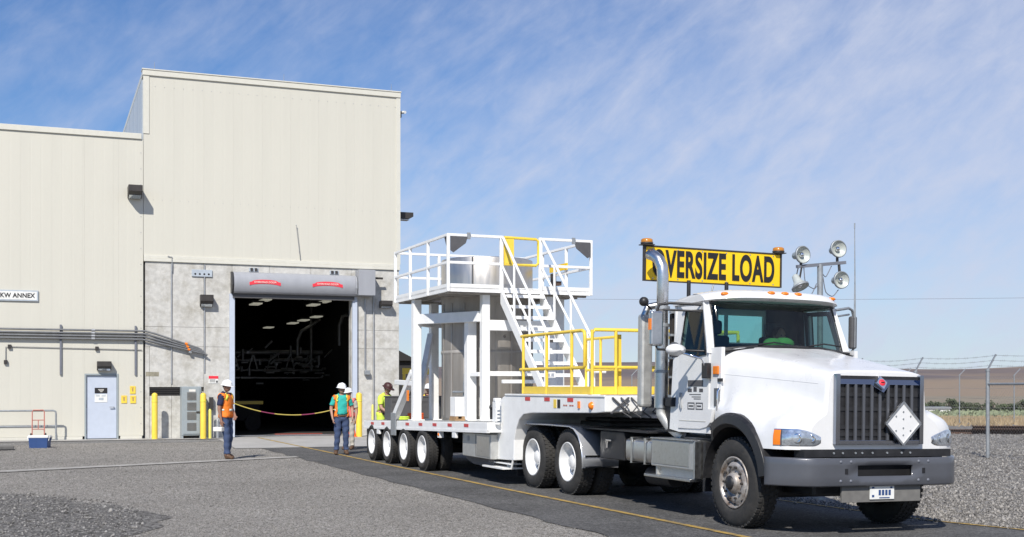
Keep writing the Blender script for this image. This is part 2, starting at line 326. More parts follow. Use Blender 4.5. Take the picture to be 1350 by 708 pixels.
def line_sheet(name, poly_l, poly_r, m, dz, nv=24):
    """strip between two polylines given in road coordinates (v, b)"""
    def at(pl, u):
        k = u * (len(pl) - 1); i = min(int(k), len(pl) - 2); f = k - i
        return [pl[i][q] + (pl[i + 1][q] - pl[i][q]) * f for q in (0, 1)]
    def fn(u, w):
        a = at(poly_l, u); c = at(poly_r, u); v = a[0] + (c[0] - a[0]) * w; b = a[1] + (c[1] - a[1]) * w
        p = TW(v, b); return p.x, p.y
    return sheet(name, fn, min(150, max(12, (len(poly_l) - 1) * 12)), nv, m, dz)
# wide yard of chip-sealed asphalt, right gravel bed, dark road, apron
def rect_yard(u, w):
    x = -60 + u * 78; y = -8 + w * 52; return x, y
sheet('yard_pavement', rect_yard, 78, 52, 'chip', .006)
line_sheet('gravel_bed', [(2.0, 60), (1.72, 20), (1.72, 3), (1.72, 0), (2.25, -1.2), (3.2, -4), (5, -9), (9, -20)], [(45, 60), (45, 20), (45, 3), (45, 0), (45, -1), (45, -4), (45, -9), (45, -20)], 'gravel', .011, nv=40)
line_sheet('road', [(-2.95 + .035 * math.sin(k * 1.7) + .03 * math.sin(k * 4.1) - (.1 if k > 62 else 0), 20.6 - k * .6) for k in range(75)], [(4.5, 20.6), (3.2, 15.3), (1.9, 10), (1.88, 5), (1.85, 0), (4.5, -6), (6, -12), (7.5, -18), (9, -24)], 'road', .016)
line_sheet('road_line', [(-1.85, 27), (-1.82, 18), (-1.82, 13), (-1.78, 6), (-1.66, -.6), (-1.6, -10)], [(-1.755, 27), (-1.725, 18), (-1.725, 13), (-1.685, 6), (-1.565, -.6), (-1.505, -10)], 'yellowline', .024, nv=1)
line_sheet('road_line', [(1.42, 3), (1.60, 0), (1.98, -1.3), (2.8, -4)], [(1.50, 3), (1.68, 0), (2.06, -1.3), (2.88, -4)], 'yellowline', .024, nv=1)
line_sheet('concrete_apron', [(-3.6, 20.4), (-3.0, 28.5)], [(2.5, 20.4), (2.5, 28.5)], 'concrete', .020)
line_sheet('road_line', [(-16, 8.5), (-9.25, 13.0), (-3.95, 15.35), (-2.9, 15.75)], [(-16, 8.95), (-9.25, 13.5), (-3.95, 15.85), (-2.9, 16.2)], 'whiteline', .022, nv=1)
def foot(u, w):
    p = FW(-9 + u * 12.9, -.02 - (2.6 + .3 * math.sin(u * 17)) * w); return p.x, p.y
sheet('wall_foot_gravel', foot, 40, 4, 'strip', .012)
def walk(u, w):
    p = FW(-9 + u * 12.6, -.02 - 1.0 * w); return p.x, p.y
sheet('pavement', walk, 30, 3, 'concrete', .03)
# round patch of fresh loose chips, lower left
PC = Vector((-8.85, 14.6, 0))
def patchfn(u, w):
    a = u * 2 * math.pi; r = (5.75 + .25 * math.sin(3 * a + 1) + .15 * math.sin(7 * a) + .07 * math.sin(23 * a) + .05 * math.sin(41 * a + 2)) * w
    return PC.x - 1.35 + r * math.cos(a), PC.y - 1.2 + r * math.sin(a) * 1.02
sheet('chip_patch', patchfn, 220, 10, 'patch', .014)

def stones(name, pts, sizes, m, lab):
    n = len(pts); base = np.array([(1, 0, 0), (-.5, .87, 0), (-.5, -.87, 0), (.25, .1, .75), (-.2, -.15, -.6)], float)
    fc = np.array([(0, 1, 3), (1, 2, 3), (2, 0, 3), (1, 0, 4), (2, 1, 4), (0, 2, 4)])
    a = rng.uniform(0, 6.28, n); c, s_ = np.cos(a), np.sin(a)
    jit = base[None] * rng.uniform(.65, 1.35, (n, 5, 3)) * sizes[:, None, None]
    x = jit[..., 0] * c[:, None] - jit[..., 1] * s_[:, None]; y = jit[..., 0] * s_[:, None] + jit[..., 1] * c[:, None]
    V = np.stack([x, y, jit[..., 2]], -1) + pts[:, None]
    Fq = (fc[None] + (np.arange(n) * 5)[:, None, None]).reshape(-1, 3)
    me = bpy.data.meshes.new(name); me.vertices.add(n * 5); me.vertices.foreach_set('co', V.reshape(-1)); me.loops.add(Fq.size); me.loops.foreach_set('vertex_index', Fq.reshape(-1).astype('i4'))
    me.polygons.add(len(Fq)); me.polygons.foreach_set('loop_start', np.arange(0, Fq.size, 3, dtype='i4')); me.update(calc_edges=True); me.materials.append(m)
    o = bpy.data.objects.new(name, me); COL.objects.link(o); o['kind'] = 'stuff'; o['label'] = lab; return o
def stone_mat(name, lo, hi):
    m = bpy.data.materials.new(name); m.use_nodes = True; t = m.node_tree; b = t.nodes['Principled BSDF']; b.inputs['Roughness'].default_value = .9
    gi = t.nodes.new('ShaderNodeNewGeometry'); r = t.nodes.new('ShaderNodeValToRGB'); t.links.new(gi.outputs['Random Per Island'], r.inputs[0])
    r.color_ramp.elements[0].color = (*lo, 1); r.color_ramp.elements[1].color = (*hi, 1); t.links.new(r.outputs[0], b.inputs['Base Color']); return m
def scatter_right(n):
    P = []
    while len(P) < n:
        y = 12.5 * math.exp(random.random() * 1.25); px = random.uniform(1100, 1420); x = (px - 675) / 1600 * y
        p = Vector((x, y, 0)) - OT; v = p.dot(L2); b = p.dot(B2)
        lim = 1.75 if b > -.1 else 1.75 + (-.1 - b) * .45
        if v > lim + random.gauss(0, .06): P.append((x, y, ground(x, y) + .016))
    return np.array(P)
P = scatter_right(26000)
stones('loose_gravel', P, rng.gamma(4, .0042, len(P)) * (1 + .25 * (P[:, 1] / 14 - 1)), stone_mat('gravel_stone', g(.10, (1, .94, .86)), g(.36, (1, .95, .88))), 'loose grey gravel stones beside the road on the right')
Q = []
for _ in range(26000):
    a = random.uniform(0, 6.28); r = 5.9 * math.sqrt(random.random()) + abs(random.gauss(0, .03)); x = PC.x - 1.35 + r * math.cos(a); y = PC.y - 1.2 + r * math.sin(a)
    if y > 12.3 and x > -.45 * y: Q.append((x, y, ground(x, y) + .018))
Q = np.array(Q); stones('loose_chippings', Q, rng.gamma(4, .0029, len(Q)), stone_mat('chip_stone', g(.06, (1, .95, .88)), g(.36, (1, .96, .9))), 'loose stone chippings on the dark round patch')

E_ = []
while len(E_) < 90000:   # loose chips lying on the chip seal, so that it has relief at this low angle
    y = 12.3 * math.exp(random.random() * 1.05); x = y * random.uniform(-.435, .16); p = Vector((x, y, 0)) - OT; v = p.dot(L2)
    if v < -2.93 and (Vector((x, y, 0)) - PC - Vector((-1.35, -1.2, 0))).length > 5.7 + .25 * math.sin(x): E_.append((x, y, ground(x, y) + .010))
E_ = np.array(E_); stones('yard_chippings', E_, rng.gamma(5, .00112, len(E_)) * (E_[:, 1] / 15) ** .5, stone_mat('yard_chip_stone', g(.13, (1, .94, .85)), g(.39, (1, .95, .87))), 'fine stone chippings of the pale yard surface')
E_ = []
for _ in range(3200):
    b = random.uniform(-2.5, 8); v = 1.78 + random.gauss(0, .14) + (max(0, -b) * .45); p = TW(v, b); E_.append((p.x, p.y, ground(p.x, p.y) + .019))
E_ = np.array(E_); stones('spilled_gravel', E_, rng.gamma(4, .0036, len(E_)), stone_mat('gravel_stone', g(.10, (1, .94, .86)), g(.36, (1, .95, .88))), 'gravel spilled along the right edge of the dark road')

# ================================================================== FAR LAND
def hills():
    mb = MB(); xs = np.linspace(-3000, 5200, 150); ys = np.linspace(0, 1, 14); vs = []
    def ridge(x):
        u = x / 3000
        return 52 + 9 * math.exp(-((x - 250) / 420) ** 2) + 3.0 * math.sin(x / 190) + 1.6 * math.sin(x / 67 + 1) + (-4 * sstep(600, 1000, x) + 6 * sstep(1100, 1700, x))
    for x in xs:
        for q in ys:
            y = 1500 + q * 1500; h = ridge(x) * (q ** 1.25) - 10 * (1 - q) + 5 * math.sin(x / 90 + q * 9) * q * (1 - q) * 2
            vs.append((x, y, h))
    k = len(ys); fs = [(i * k + j, (i + 1) * k + j, (i + 1) * k + j + 1, i * k + j + 1) for i in range(len(xs) - 1) for j in range(k - 1)]
    mb.add(vs, fs, True)
    m = mat('heather_hillside', (.135, .108, .105), .95, var=.25, scale=.006, col2=(.24, .18, .125), detail=9)
    t = m.node_tree; b = t.nodes['Principled BSDF']; src = b.inputs['Base Color'].links[0].from_socket; c = t.nodes.new('ShaderNodeTexCoord'); sp = t.nodes.new('ShaderNodeSeparateXYZ'); t.links.new(c.outputs['Object'], sp.inputs[0])
    nz = t.nodes.new('ShaderNodeTexNoise'); nz.inputs['Scale'].default_value = .008; nz.inputs['Detail'].default_value = 7; t.links.new(c.outputs['Object'], nz.inputs['Vector'])
    ad = t.nodes.new('ShaderNodeMath'); ad.operation = 'MULTIPLY_ADD'; t.links.new(nz.outputs[0], ad.inputs[0]); ad.inputs[1].default_value = 26; t.links.new(sp.outputs[2], ad.inputs[2])
    q = t.nodes.new('ShaderNodeMapRange'); t.links.new(ad.outputs[0], q.inputs[0]); q.inputs[1].default_value = 22; q.inputs[2].default_value = 34     # dry grass on the lower slopes, dark scrub above
    x = t.nodes.new('ShaderNodeMix'); x.data_type = 'RGBA'; t.links.new(q.outputs[0], x.inputs[0]); x.inputs[6].default_value = (.27, .20, .135, 1); t.links.new(src, x.inputs[7]); t.links.new(x.outputs[2], b.inputs['Base Color'])
    mb.build('hills', m, kind='structure')
hills()
def leafy(mb, c, rx, ry, rz, n, s):
    for _ in range(n):
        d = Vector((random.gauss(0, 1), random.gauss(0, 1), random.gauss(0, 1))).normalized() * random.uniform(.55, 1.0)
        p = Vector(c) + Vector((d.x * rx, d.y * ry, d.z * rz)); a = Vector((random.gauss(0, 1), random.gauss(0, 1), random.gauss(0, 1))).normalized() * s * random.uniform(.6, 1.4); b = a.orthogonal().normalized() * s * random.uniform(.5, 1.1)
        mb.add([p - a - b, p + a - b * .6, p + a * .8 + b, p - a * .7 + b], [(0, 1, 2, 3)])
ORD = 'first second third fourth fifth sixth seventh eighth ninth tenth eleventh twelfth thirteenth fourteenth fifteenth sixteenth seventeenth eighteenth nineteenth twentieth twenty-first twenty-second'.split()
def far_trees():
    mg = mat('far_foliage', (.065, .085, .04), .9, var=.35, scale=.5)
    mt = mat('far_bark', (.08, .06, .045), .9)
    k = 0
    for i in range(26):
        y = 300 + random.uniform(-14, 14); px = 1195 + i * 8.2 + random.uniform(-2, 2) if i < 22 else 800 + (i - 22) * 14
        x = (px - 675) / 1600 * y; h = random.uniform(2.9, 4.4) if px > 1200 else 2.6; z = ground(x, y)
        t = thing('shrub_tree', (ORD[i] + ' bushy tree from the left in the far tree line right of the truck' if i < 22 else ORD[i - 22] + ' bushy tree from the left in the far tree line seen through the yellow railing'), 'tree', (x, y, z), group='trees in the far tree line')
        tr = MB()
        for q in range(3): tr.tube([(0, 0, -.2), (random.uniform(-.3, .3), random.uniform(-.3, .3), h * .4), (random.uniform(-.8, .8), random.uniform(-.5, .5), h * .75)], [.12, .09, .03], 5)
        tr.build('trunk', mt, t)
        cr = MB()
        for q in range(10): leafy(cr, (random.uniform(-1.2, 1.2), random.uniform(-.9, .9), h * random.uniform(.12, .8)), .85, .8, .6, 36, .20)
        cr.build('crown', mg, t)
    # sagebrush
    ms = mat('sagebrush_leaf', (.22, .25, .15), .9, var=.25, scale=.6); mb = MB()
    for _ in range(420):
        y = random.uniform(85, 240); px = random.uniform(1180, 1400); x = (px - 675) / 1600 * y; s = random.uniform(.25, .6) * (1.5 if y > 110 else .8)
        leafy(mb, (x, y, ground(x, y) + s * .5), s * 1.4, s * 1.2, s * .6, 16, .13 * (1 + s))
    o = mb.build('sagebrush', ms, kind='stuff'); o['label'] = 'pale green sagebrush on the plain beyond the fence'
    mg2 = mat('dry_grass_blade', (.33, .25, .15), .9, var=.25, scale=.6); mb = MB()
    for _ in range(5200):
        y = random.uniform(50, 92); px = random.uniform(770, 1420) if random.random() < .25 else random.uniform(1180, 1420); x = (px - 675) / 1600 * y; z = ground(x, y); h = random.uniform(.12, .38); a = random.uniform(-.2, .2)
        w = .05; mb.add([(x - w, y, z), (x + w, y, z), (x + a, y + random.uniform(-.1, .1), z + h)], [(0, 1, 2)])
    o = mb.build('dry_grass', mg2, kind='stuff'); o['label'] = 'tan dry grass beyond the gravel'
far_trees()
# far fence, near fence
def fence_post(name, lab, loc, h, r, grp, arm=(.28, 0, .3), brace=False):
    t = thing(name, lab, 'fence post', loc, 0, grp)
    MB().cyl((0, 0, -.4), (0, 0, h), r, n=10).build('pipe', 'railgrey', t)
    MB().cyl((0, 0, h), (0, 0, h + .05), r * 1.25, n=10).build('cap', 'railgrey', t)
    MB().beam((0, 0, h + .04), (arm[0], arm[1], h + .04 + arm[2]), .04, .03).build('barb_arm', 'railgrey', t)
    return t
far_x = [(px - 675) / 1600 * 56 for px in [833 + 72 * i for i in range(9)]]
fp = None
for i, x in enumerate(far_x):
    nm = ['', 'thin grey post in the far fence line behind the exhaust stack', 'thin grey post in the far fence line hidden behind the truck door', 'thin grey post in the far fence line hidden behind the windshield', 'thin grey post in the far fence line hidden behind the hood', 'thin grey post in the far fence line hidden behind the grille', '', '', 'thin grey post of the far fence line outside the right edge'][i] if i not in (0, 6, 7) else ['thin grey post in the far fence line seen through the yellow railing', '', '', '', '', '', 'thin grey post in the far fence line beside the truck fender', 'thin grey post in the far fence line right of the near fence post'][i]
    if fp is None: fp = fence_post('fence_post', nm, (x, 56, 0), 2.15, .026, 'posts of the far fence line')
    else:
        c = dup(fp); c.location = (x, 56, 0); c['label'] = nm
def wires(name, lab, pts, zs, r, cat='fence wire'):
    mb = MB()
    for z in zs:
        path = []
        for (a, b) in zip(pts, pts[1:]):
            for k in range(6):
                f = k / 6; sag = -.03 * math.sin(math.pi * f); path.append((a[0] + (b[0] - a[0]) * f, a[1] + (b[1] - a[1]) * f, z + sag))
        path.append((*pts[-1][:2], z)); mb.tube(path, r, 3)
    o = mb.build(name, 'wire'); tag(o, lab, cat); return o
wires('fence_wire', 'thin wires strung along the far fence line', [(x, 56) for x in far_x] + [(far_x[-1] + 3, 56)], (.25, .7, 1.15, 1.6, 2.05), .006)
NP = [(12.62, 27.0), (11.76, 30.0), (10.97, 33.0), (10.2, 36.0)]
labs = ['near galvanised fence post outside the right edge', 'tall near galvanised fence post with angled barb arm standing on the gravel', 'galvanised fence post partly behind the truck hood, its barb arm showing', 'galvanised fence post hidden behind the truck cab']
fq = None
for i, p in enumerate(NP):
    if fq is None: fq = fence_post('fence_post', labs[0], (p[0], p[1], ground(*p) - .02), 2.18, .045, 'posts of the near fence', arm=(.22, .05, .38))
    else:
        c = dup(fq); c.location = (p[0], p[1], ground(*p) - .02); c['label'] = labs[i]
mb = MB()
for k in range(3):
    path = []
    for a, b in zip(NP, NP[1:]):
        for q in range(8):
            f = q / 8; o_ = .07 * (k + 1); path.append((a[0] + (b[0] - a[0]) * f + o_, a[1] + (b[1] - a[1]) * f, 2.12 + .125 * k + .06 - .05 * math.sin(math.pi * f)))
    mb.tube(path, .004, 3)
    for p in path[::1]:
        p = Vector(p)
        for q in range(3): mb.tube([p + Vector((0, q * .12, -.03)), p + Vector((.02, q * .12, .03))], .003, 3)
tag(mb.build('barbed_wire', 'wire'), 'three strands of barbed wire above the near fence', 'barbed wire')
mb = MB()
for a, b in zip(NP, NP[1:]):
    A = Vector((a[0], a[1], ground(*a))); D = Vector((b[0] - a[0], b[1] - a[1], 0)); Ln = D.length; D /= Ln
    k = -2.0
    while k < Ln:
        for sg in (1, -1):
            s0 = max(0, k) if sg > 0 else min(Ln, k + 2.0); lo = 0; 
            x0, x1 = k, k + 2.0
            f0 = max(0, (0 - x0) / 2.0); f1 = min(1, (Ln - x0) / 2.0)
            if f1 > f0:
                z0, z1 = (.05 + 2.0 * f0, .05 + 2.0 * f1) if sg > 0 else (2.05 - 2.0 * f0, 2.05 - 2.0 * f1)
                mb.tube([A + D * (x0 + 2 * f0) + Vector((0, 0, z0)), A + D * (x0 + 2 * f1) + Vector((0, 0, z1))], .0016, 3, cap=False)
        k += .1
o = mb.build('chain_link_mesh', 'wire'); tag(o, 'chain link mesh hung between the near fence posts', 'fence')
o = MB().cyl((11.76, 30, 1.72), (12.7, 26.7, 1.72), .032, n=10).build('fence_rail', 'railgrey'); tag(o, 'horizontal pipe rail running right from the tall near fence post', 'fence rail')
# rusty steel beams on the gravel
for i, (x0, y0, x1, y1, z0, hh, ll) in enumerate([(14.6, 42.2, 30, 41.0, .02, .16, 'long rusty steel beam lying on gravel behind the near fence, lower one'), (15.9, 41.9, 31, 40.8, .19, .12, 'shorter rusty steel beam resting on top of the lower rusty beam'), (12.0, 43.4, 30, 43.1, .0, .13, 'rusty steel beam lying farthest back beyond the gravel')]):
    a = Vector((x0, y0, z0 + hh / 2)); b = Vector((x1, y1, z0 + hh / 2)); m_ = MB()
    m_.beam(a, b, .03, hh); m_.beam(a + Vector((0, 0, hh / 2 - .012)), b + Vector((0, 0, hh / 2 - .012)), .18, .025); m_.beam(a - Vector((0, 0, hh / 2 - .012)), b - Vector((0, 0, hh / 2 - .012)), .18, .025)
    tag(m_.build('steel_beam', 'rust'), ll, 'steel beam', 'rusty beams on the gravel')
mb = MB()
pp = [(-40 + i * 14, 210 - i * .6, 16.6 + .9 * ((i % 12) / 6 - 1) ** 2 - i * .02) for i in range(26)]
mb.tube(pp, .035, 4); tag(mb.build('power_cable', 'cablem'), 'thin overhead power cable across the sky behind the truck', 'cable')
# dark roofed shed and white low building far away
t = thing('distant_shed', 'dark roofed shed far behind the pale building and trailer', 'shed', (-8.6, 100, ground(-8.6, 100)), .1)
MB().box(-6, .3, 0, 8, -.5, 5.0).build('wall', 'dark', t)
MB().prism([(-6.4, 5.0), (.5, 5.0), (.5, 5.2), (.2, 5.35), (-.65, 5.8), (-4, 7.4), (-6.4, 7.0)], lambda a, b, d: (a, d, b), -.4, 8.4).build('roof', 'dark', t)
t = thing('distant_trailer', 'small white building far off by the tree line, right of the truck hood', 'building', ((1227 - 675) / 1600 * 250, 250, ground(86, 250)), 0)
MB().box(-4, 4, 0, 3, -.5, 1.3).build('wall', 'signwhite', t); MB().prism([(-4.3, 1.3), (4.3, 1.3), (4.0, 1.7), (-4.0, 1.7)], lambda a, b, d: (a, d, b), -.3, 3.3).build('roof', 'railgrey', t)

# ================================================================== BUILDINGS
def fthing(name, label, cat, t, n=0, w=0, group=None): return thing(name, label, cat, FW(t, n, w), YAW_F, group)
def panel_mb(wd, z0, z1, rib=.0010):
    """ribbed siding sheet, outer face at y = 0"""
    mb = MB(); e = .0007; xs = [(e, .02), (e, 0)]
    k = 3 if wd > .4 else 0
    for i in range(1, k):
        c = wd * i / k; xs += [(c - .03, 0), (c - .016, rib), (c + .016, rib), (c + .03, 0)]
    xs += [(wd - e, 0), (wd - e, .02)]
    mb.loft([[(x, y, z0) for x, y in xs], [(x, y, z1) for x, y in xs]], closed=False)
    return mb
tall = fthing('tall_building', 'tall cream metal clad hall with bare concrete lower wall and open shutter door', 'building', 0)
annex = fthing('annex_building', 'lower cream metal clad annex left of the tall hall with a pale blue door', 'building', 0)
T0, T1 = 1.25, 9.59
wd = (T1 - T0) / 9; proto = panel_mb(wd, 5.80, 11.45).build('siding_panel', 'cream', tall); proto.location = (T0, 0, 0)
for i in range(1, 9):
    c = proto.copy(); COL.objects.link(c); c.location = (T0 + wd * i, 0, 0)
MB().box(T0 + .01, T1 - .01, .03, .3, 5.6, 11.4).build('wall_core', 'creamtrim', tall)
m_ = MB(); m_.box(T0 - .03, T1 + .03, -.05, .35, 11.45, 11.62); m_.box(T0 - .05, T1 + .05, -.07, .37, 11.62, 11.66); m_.build('roof_edge', 'creamtrim', tall, bevel=.01)
m_ = MB(); m_.box(T0 + .005, T1, -.045, .06, 5.70, 5.795); m_.box(T0 + .005, T1, -.065, .06, 5.60, 5.697); m_.build('base_flashing', 'creamtrim', tall, bevel=.008)
MB().box(T0 - .012, T0 + .17, -.022, .0, 9.62, 11.45).build('corner_trim', 'creamtrim', tall)
MB().box(T1 - .12, T1 + .02, -.022, .1, 5.80, 11.45).build('corner_trim', 'creamtrim', tall)
# side walls, back, roof
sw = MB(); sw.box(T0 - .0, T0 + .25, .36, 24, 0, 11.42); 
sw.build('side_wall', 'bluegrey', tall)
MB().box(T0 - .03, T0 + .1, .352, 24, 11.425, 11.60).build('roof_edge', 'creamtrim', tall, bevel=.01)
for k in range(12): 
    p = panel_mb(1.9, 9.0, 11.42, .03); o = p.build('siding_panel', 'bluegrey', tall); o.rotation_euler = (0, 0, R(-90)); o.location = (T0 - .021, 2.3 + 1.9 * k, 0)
MB().box(T1 - .3, T1 - .002, .36, 24, -.3, 11.42).build('side_wall', 'cream', tall)
MB().box(T0 + .26, T1 - .31, 23.7, 24, -.3, 11.42).build('back_wall', 'cream', tall)
MB().box(T0 + .26, T1 - .31, .36, 23.69, 11.2, 11.35).build('roof', 'roofm', tall)
m_ = MB()
for t in (1.6, 5.7, 9.35): m_.tube([(t, .2, 11.6), (t, .2, 11.95)], [.012, .005], 6)
m_.build('lightning_rod', 'railgrey', tall)
fm = MB()
for i in range(28):
    t = T0 + .35 + i * .29
    fm.cyl((t, -.008, 11.12 - .12 * (i % 2 == 0) * 0), (t, 0, 11.12), .012, n=6)
for i in range(30): fm.cyl((T0 + .3 + i * .27, -.008, 7.55), (T0 + .3 + i * .27, 0, 7.55), .009, n=6)
for i in range(18): fm.cyl((1.17, -.01, .5 + i * .5), (1.17, 0, .5 + i * .5), .014, n=6)
o = fm.build('siding_fasteners', 'pipegrey', tall, kind='stuff')
# concrete lower wall: cast panels with recessed joints
OP0, OP1, OPH = 3.99, 7.91, 4.54
def conc(t0, t1, z0, z1):
    e = .004; MB().box(t0 + e, t1 - e, -.01, .34, z0 + e, z1 - e).build('concrete_panel', 'wallconc', tall, bevel=.003)
zs = [-.3, 2.93, 3.55, 5.60]
for a, b in zip(zs, zs[1:]):
    if b < 3: # lower row has the recessed vent
        conc(1.30, 1.43, a, b); conc(1.43, 2.10, a, 1.37); conc(1.43, 2.10, 1.64, b); conc(2.10, 3.10, a, 1.37); conc(2.10, 3.10, 1.64, b)
    else:
        conc(1.30, 2.10, a, b); conc(2.10, 3.10, a, b)
    conc(3.10, OP0, a, b)
for a, b in ((-.3, 2.93), (2.93, 3.55), (3.55, 5.6)):
    conc(OP1, 8.65, a, b); conc(8.65, 9.565, a, b)
for a, b in ((3.99, 5.2), (5.2, 6.55), (6.55, 7.91)): conc(a, b, OPH, 5.6)
MB().box(1.32, OP0 - .01, .12, .33, -.3, 5.58).box(OP1 + .01, 9.55, .12, .33, -.3, 5.58).box(OP0, OP1, .12, .33, OPH + .02, 5.58).build('joint_filler', 'wallconc', tall)
m_ = MB(); m_.box(1.43, 2.36, .05, .11, 1.37, 1.64)
for i in range(4): m_.box(1.43, 2.36, .0, .05, 1.40 + i * .06, 1.42 + i * .06)
m_.build('wall_vent', 'bronze', tall)
MB().box(1.32, 1.72, -.013, -.0101, 1.98, 2.12).build('wall_stain', 'stainm', tall)
for t in (2.10, 3.12): MB().tube([(t, -.03, 2.1 if t > 3 else 1.75), (t, -.03, 5.55)], .022, 8).build('wall_conduit', 'pipegrey', tall)
MB().tube([(1.98, -.07, 5.78), (2.11, -.075, 5.76), (2.11, -.075, 5.3)], .014, 6).build('wall_conduit', 'pipegrey', tall)
# hall interior seen through the opening
hall = fthing('hall_interior', 'dark inside of the hall seen through the open shutter door', 'interior', 0)
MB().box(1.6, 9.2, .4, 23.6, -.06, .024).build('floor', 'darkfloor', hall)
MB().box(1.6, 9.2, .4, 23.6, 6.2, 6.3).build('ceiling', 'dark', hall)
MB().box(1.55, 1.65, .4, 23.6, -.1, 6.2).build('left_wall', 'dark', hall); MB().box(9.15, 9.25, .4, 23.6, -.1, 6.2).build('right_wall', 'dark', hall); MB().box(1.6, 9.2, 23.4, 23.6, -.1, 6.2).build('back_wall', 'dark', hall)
MB().box(4.1, 7.9, .55, .70, .024, .06).build('threshold_plate', 'alu', hall)
MB().box(5.6, 7.2, 1.2, 1.35, .026, .07).build('floor_stripe', 'brickred', hall)
pm_ = MB()
pm_.tube([(4.0, 9, 3.0), (8.9, 9, 3.05)], .10, 10); pm_.tube([(4.0, 9.3, 2.7), (8.9, 9.3, 2.75)], .07, 8); pm_.tube([(4.0, 9.0, 2.3), (8.9, 9.0, 2.32)], .05, 8)
for i in range(13): pm_.beam((4.1 + i * .37, 9.1, 2.3), (4.1 + (i + (.5 if i % 2 else -.5)) * .37, 9.1, 3.0), .04, .05)
pm_.build('pipe_rack', 'pipesteel', hall)
pm_ = MB(); pm_.tube([(8.6, 8.0, 4.35), (8.2, 8.0, 4.05), (7.85, 8, 3.85), (7.7, 8, 3.5), (7.7, 8, 2.9)], .07, 10); pm_.build('duct_pipe', 'pipesteel', hall)
pm_ = MB(); pm_.tube([(9.0, 5.0, 4.35), (8.8, 5.0, 4.3), (8.68, 5, 3.95), (8.68, 5, 3.2)], .07, 10); pm_.build('duct_pipe', 'pipesteel', hall)
pm_ = MB()
for _ in range(70):     # valves, brackets and odd pipe ends cluttering the rack
    a = Vector((random.uniform(5.2, 9.0), random.uniform(7.6, 8.9), random.gauss(2.55, .28))); d = random.choice([(1, 0, 0), (0, 0, 1), (.7, 0, .7), (0, 1, 0)]); pm_.tube([a, a + Vector(d) * random.uniform(.12, .5)], random.uniform(.02, .06), 7)
pm_.build('rack_clutter', 'pipesteel', hall, kind='stuff')
MB().tube([(8.35, 8.5, 2.3), (8.35, 8.5, 6.1)], .06, 8).build('steel_column', 'pipesteel', hall)
MB().beam((3.0, 10, 2.02), (9.0, 10, 2.02), .2, .06).build('mezzanine_edge', 'pipesteel', hall)
m_ = MB(); m_.box(4.2, 5.9, 6.0, 8.0, .4, 1.15); m_.cyl((4.5, 6, .3), (4.5, 5.85, .3), .3, n=14); m_.cyl((5.6, 6, .3), (5.6, 5.85, .3), .3, n=14); m_.box(4.2, 5.2, 6.4, 8, 1.15, 1.5); m_.build('forklift', 'dark', hall)
MB().box(4.2, 6.0, 5.97, 5.995, 1.0, 1.12).build('yellow_band', 'yellow', hall)
for LI, (t, n, w) in enumerate(((5.24, 3.0, 4.55), (5.85, 4.6, 4.81), (7.31, 3.2, 4.58), (8.07, 4.8, 4.82), (7.70, 9.0, 4.22), (7.93, 8.0, 4.29), (8.23, 7.0, 4.38), (7.34, 12.5, 4.20))):
    x = fthing('ceiling_lamp', ['front lamp of the left row just under the shutter bar', 'second lamp of the left row behind the front left lamp', 'front lamp of the right row just under the shutter bar', 'second lamp of the right row behind the front right lamp', 'left lamp of the three hanging in a slanting row', 'middle lamp of the three hanging in a slanting row', 'right lamp of the three hanging in a slanting row', 'single faint lamp deep in the hall at left'][LI], 'ceiling lamp', t, n, w, 'ceiling lamps inside the hall')
    MB().box(-.22, .22, -.5, .5, .015, .08).build('lamp_housing', 'dark', x); MB().box(-.16, .16, -.46, .46, -.03, .012).build('lamp_tube', 'tube', x)
    MB().tube([(0, 0, .08), (0, 0, 6.2 - w)], .01, 5).build('hanger', 'dark', x)
# --- shutter door
sh = fthing('shutter_door', 'rolled up grey shutter hood with two red emblems above the opening', 'roller door', 0)
pr = [(-.02, 4.66), (-.30, 4.66), (-.36, 4.72), (-.44, 4.92), (-.42, 5.14), (-.33, 5.29), (-.18, 5.35), (-.02, 5.36)]
m_ = MB(); m_.loft([[(x, y, z) for y, z in pr] for x in np.linspace(4.0, 7.96, 12)], closed=False, sm=True); m_.build('hood', 'hoodgrey', sh)
MB().prism(pr, lambda a, b, d: (d, a, b), 3.94, 3.995).build('end_plate', 'black', sh); MB().prism(pr, lambda a, b, d: (d, a, b), 7.965, 8.02).build('end_plate', 'hoodgrey', sh)
MB().box(3.99, 7.97, -.20, -.10, 4.52, 4.655).build('bottom_bar', 'darkgrey', sh)
MB().box(8.04, 8.60, -.56, -.04, 4.68, 5.53).build('motor_box', 'hoodgrey', sh, bevel=.01)
MB().cyl((8.60, -.3, 5.28), (8.92, -.3, 5.28), .035, n=8).build('shaft', 'bronze', sh)
for t, nm in ((3.93, 'l'), (7.96, 'r')):
    MB().box(t - .03, t + .13, -.13, -.012, .03, 4.65).build('guide_rail', 'doorgrey', sh, bevel=.006)
for tc_ in (4.98, 7.02):
    m_ = MB(); k = 14; ring_a = []; ring_b = []
    for i in range(k + 1):
        u = i / k * 2 - 1; x = u * .50; zc_ = 4.985 + .05 * (1 - u * u) + (.0 if abs(u) < .78 else -.02)
        h = .066 if abs(u) < .8 else .05
        for L_, s in ((ring_a, h), (ring_b, -h)):
            z = zc_ + s; y = -.447 + max(0, z - 4.93) * .12; L_.append((x, y - .004, z))
    m_.loft([ring_a, ring_b], closed=False); o = m_.build('emblem', 'logo', sh); o.location = (tc_, 0, 0)
    tx = text_mesh('emblem_lettering', 'OVERHEAD DOOR', .085, 'clip', o, (0, -.462, 5.015), (R(90 - 7), 0, 0), sx=1.0)
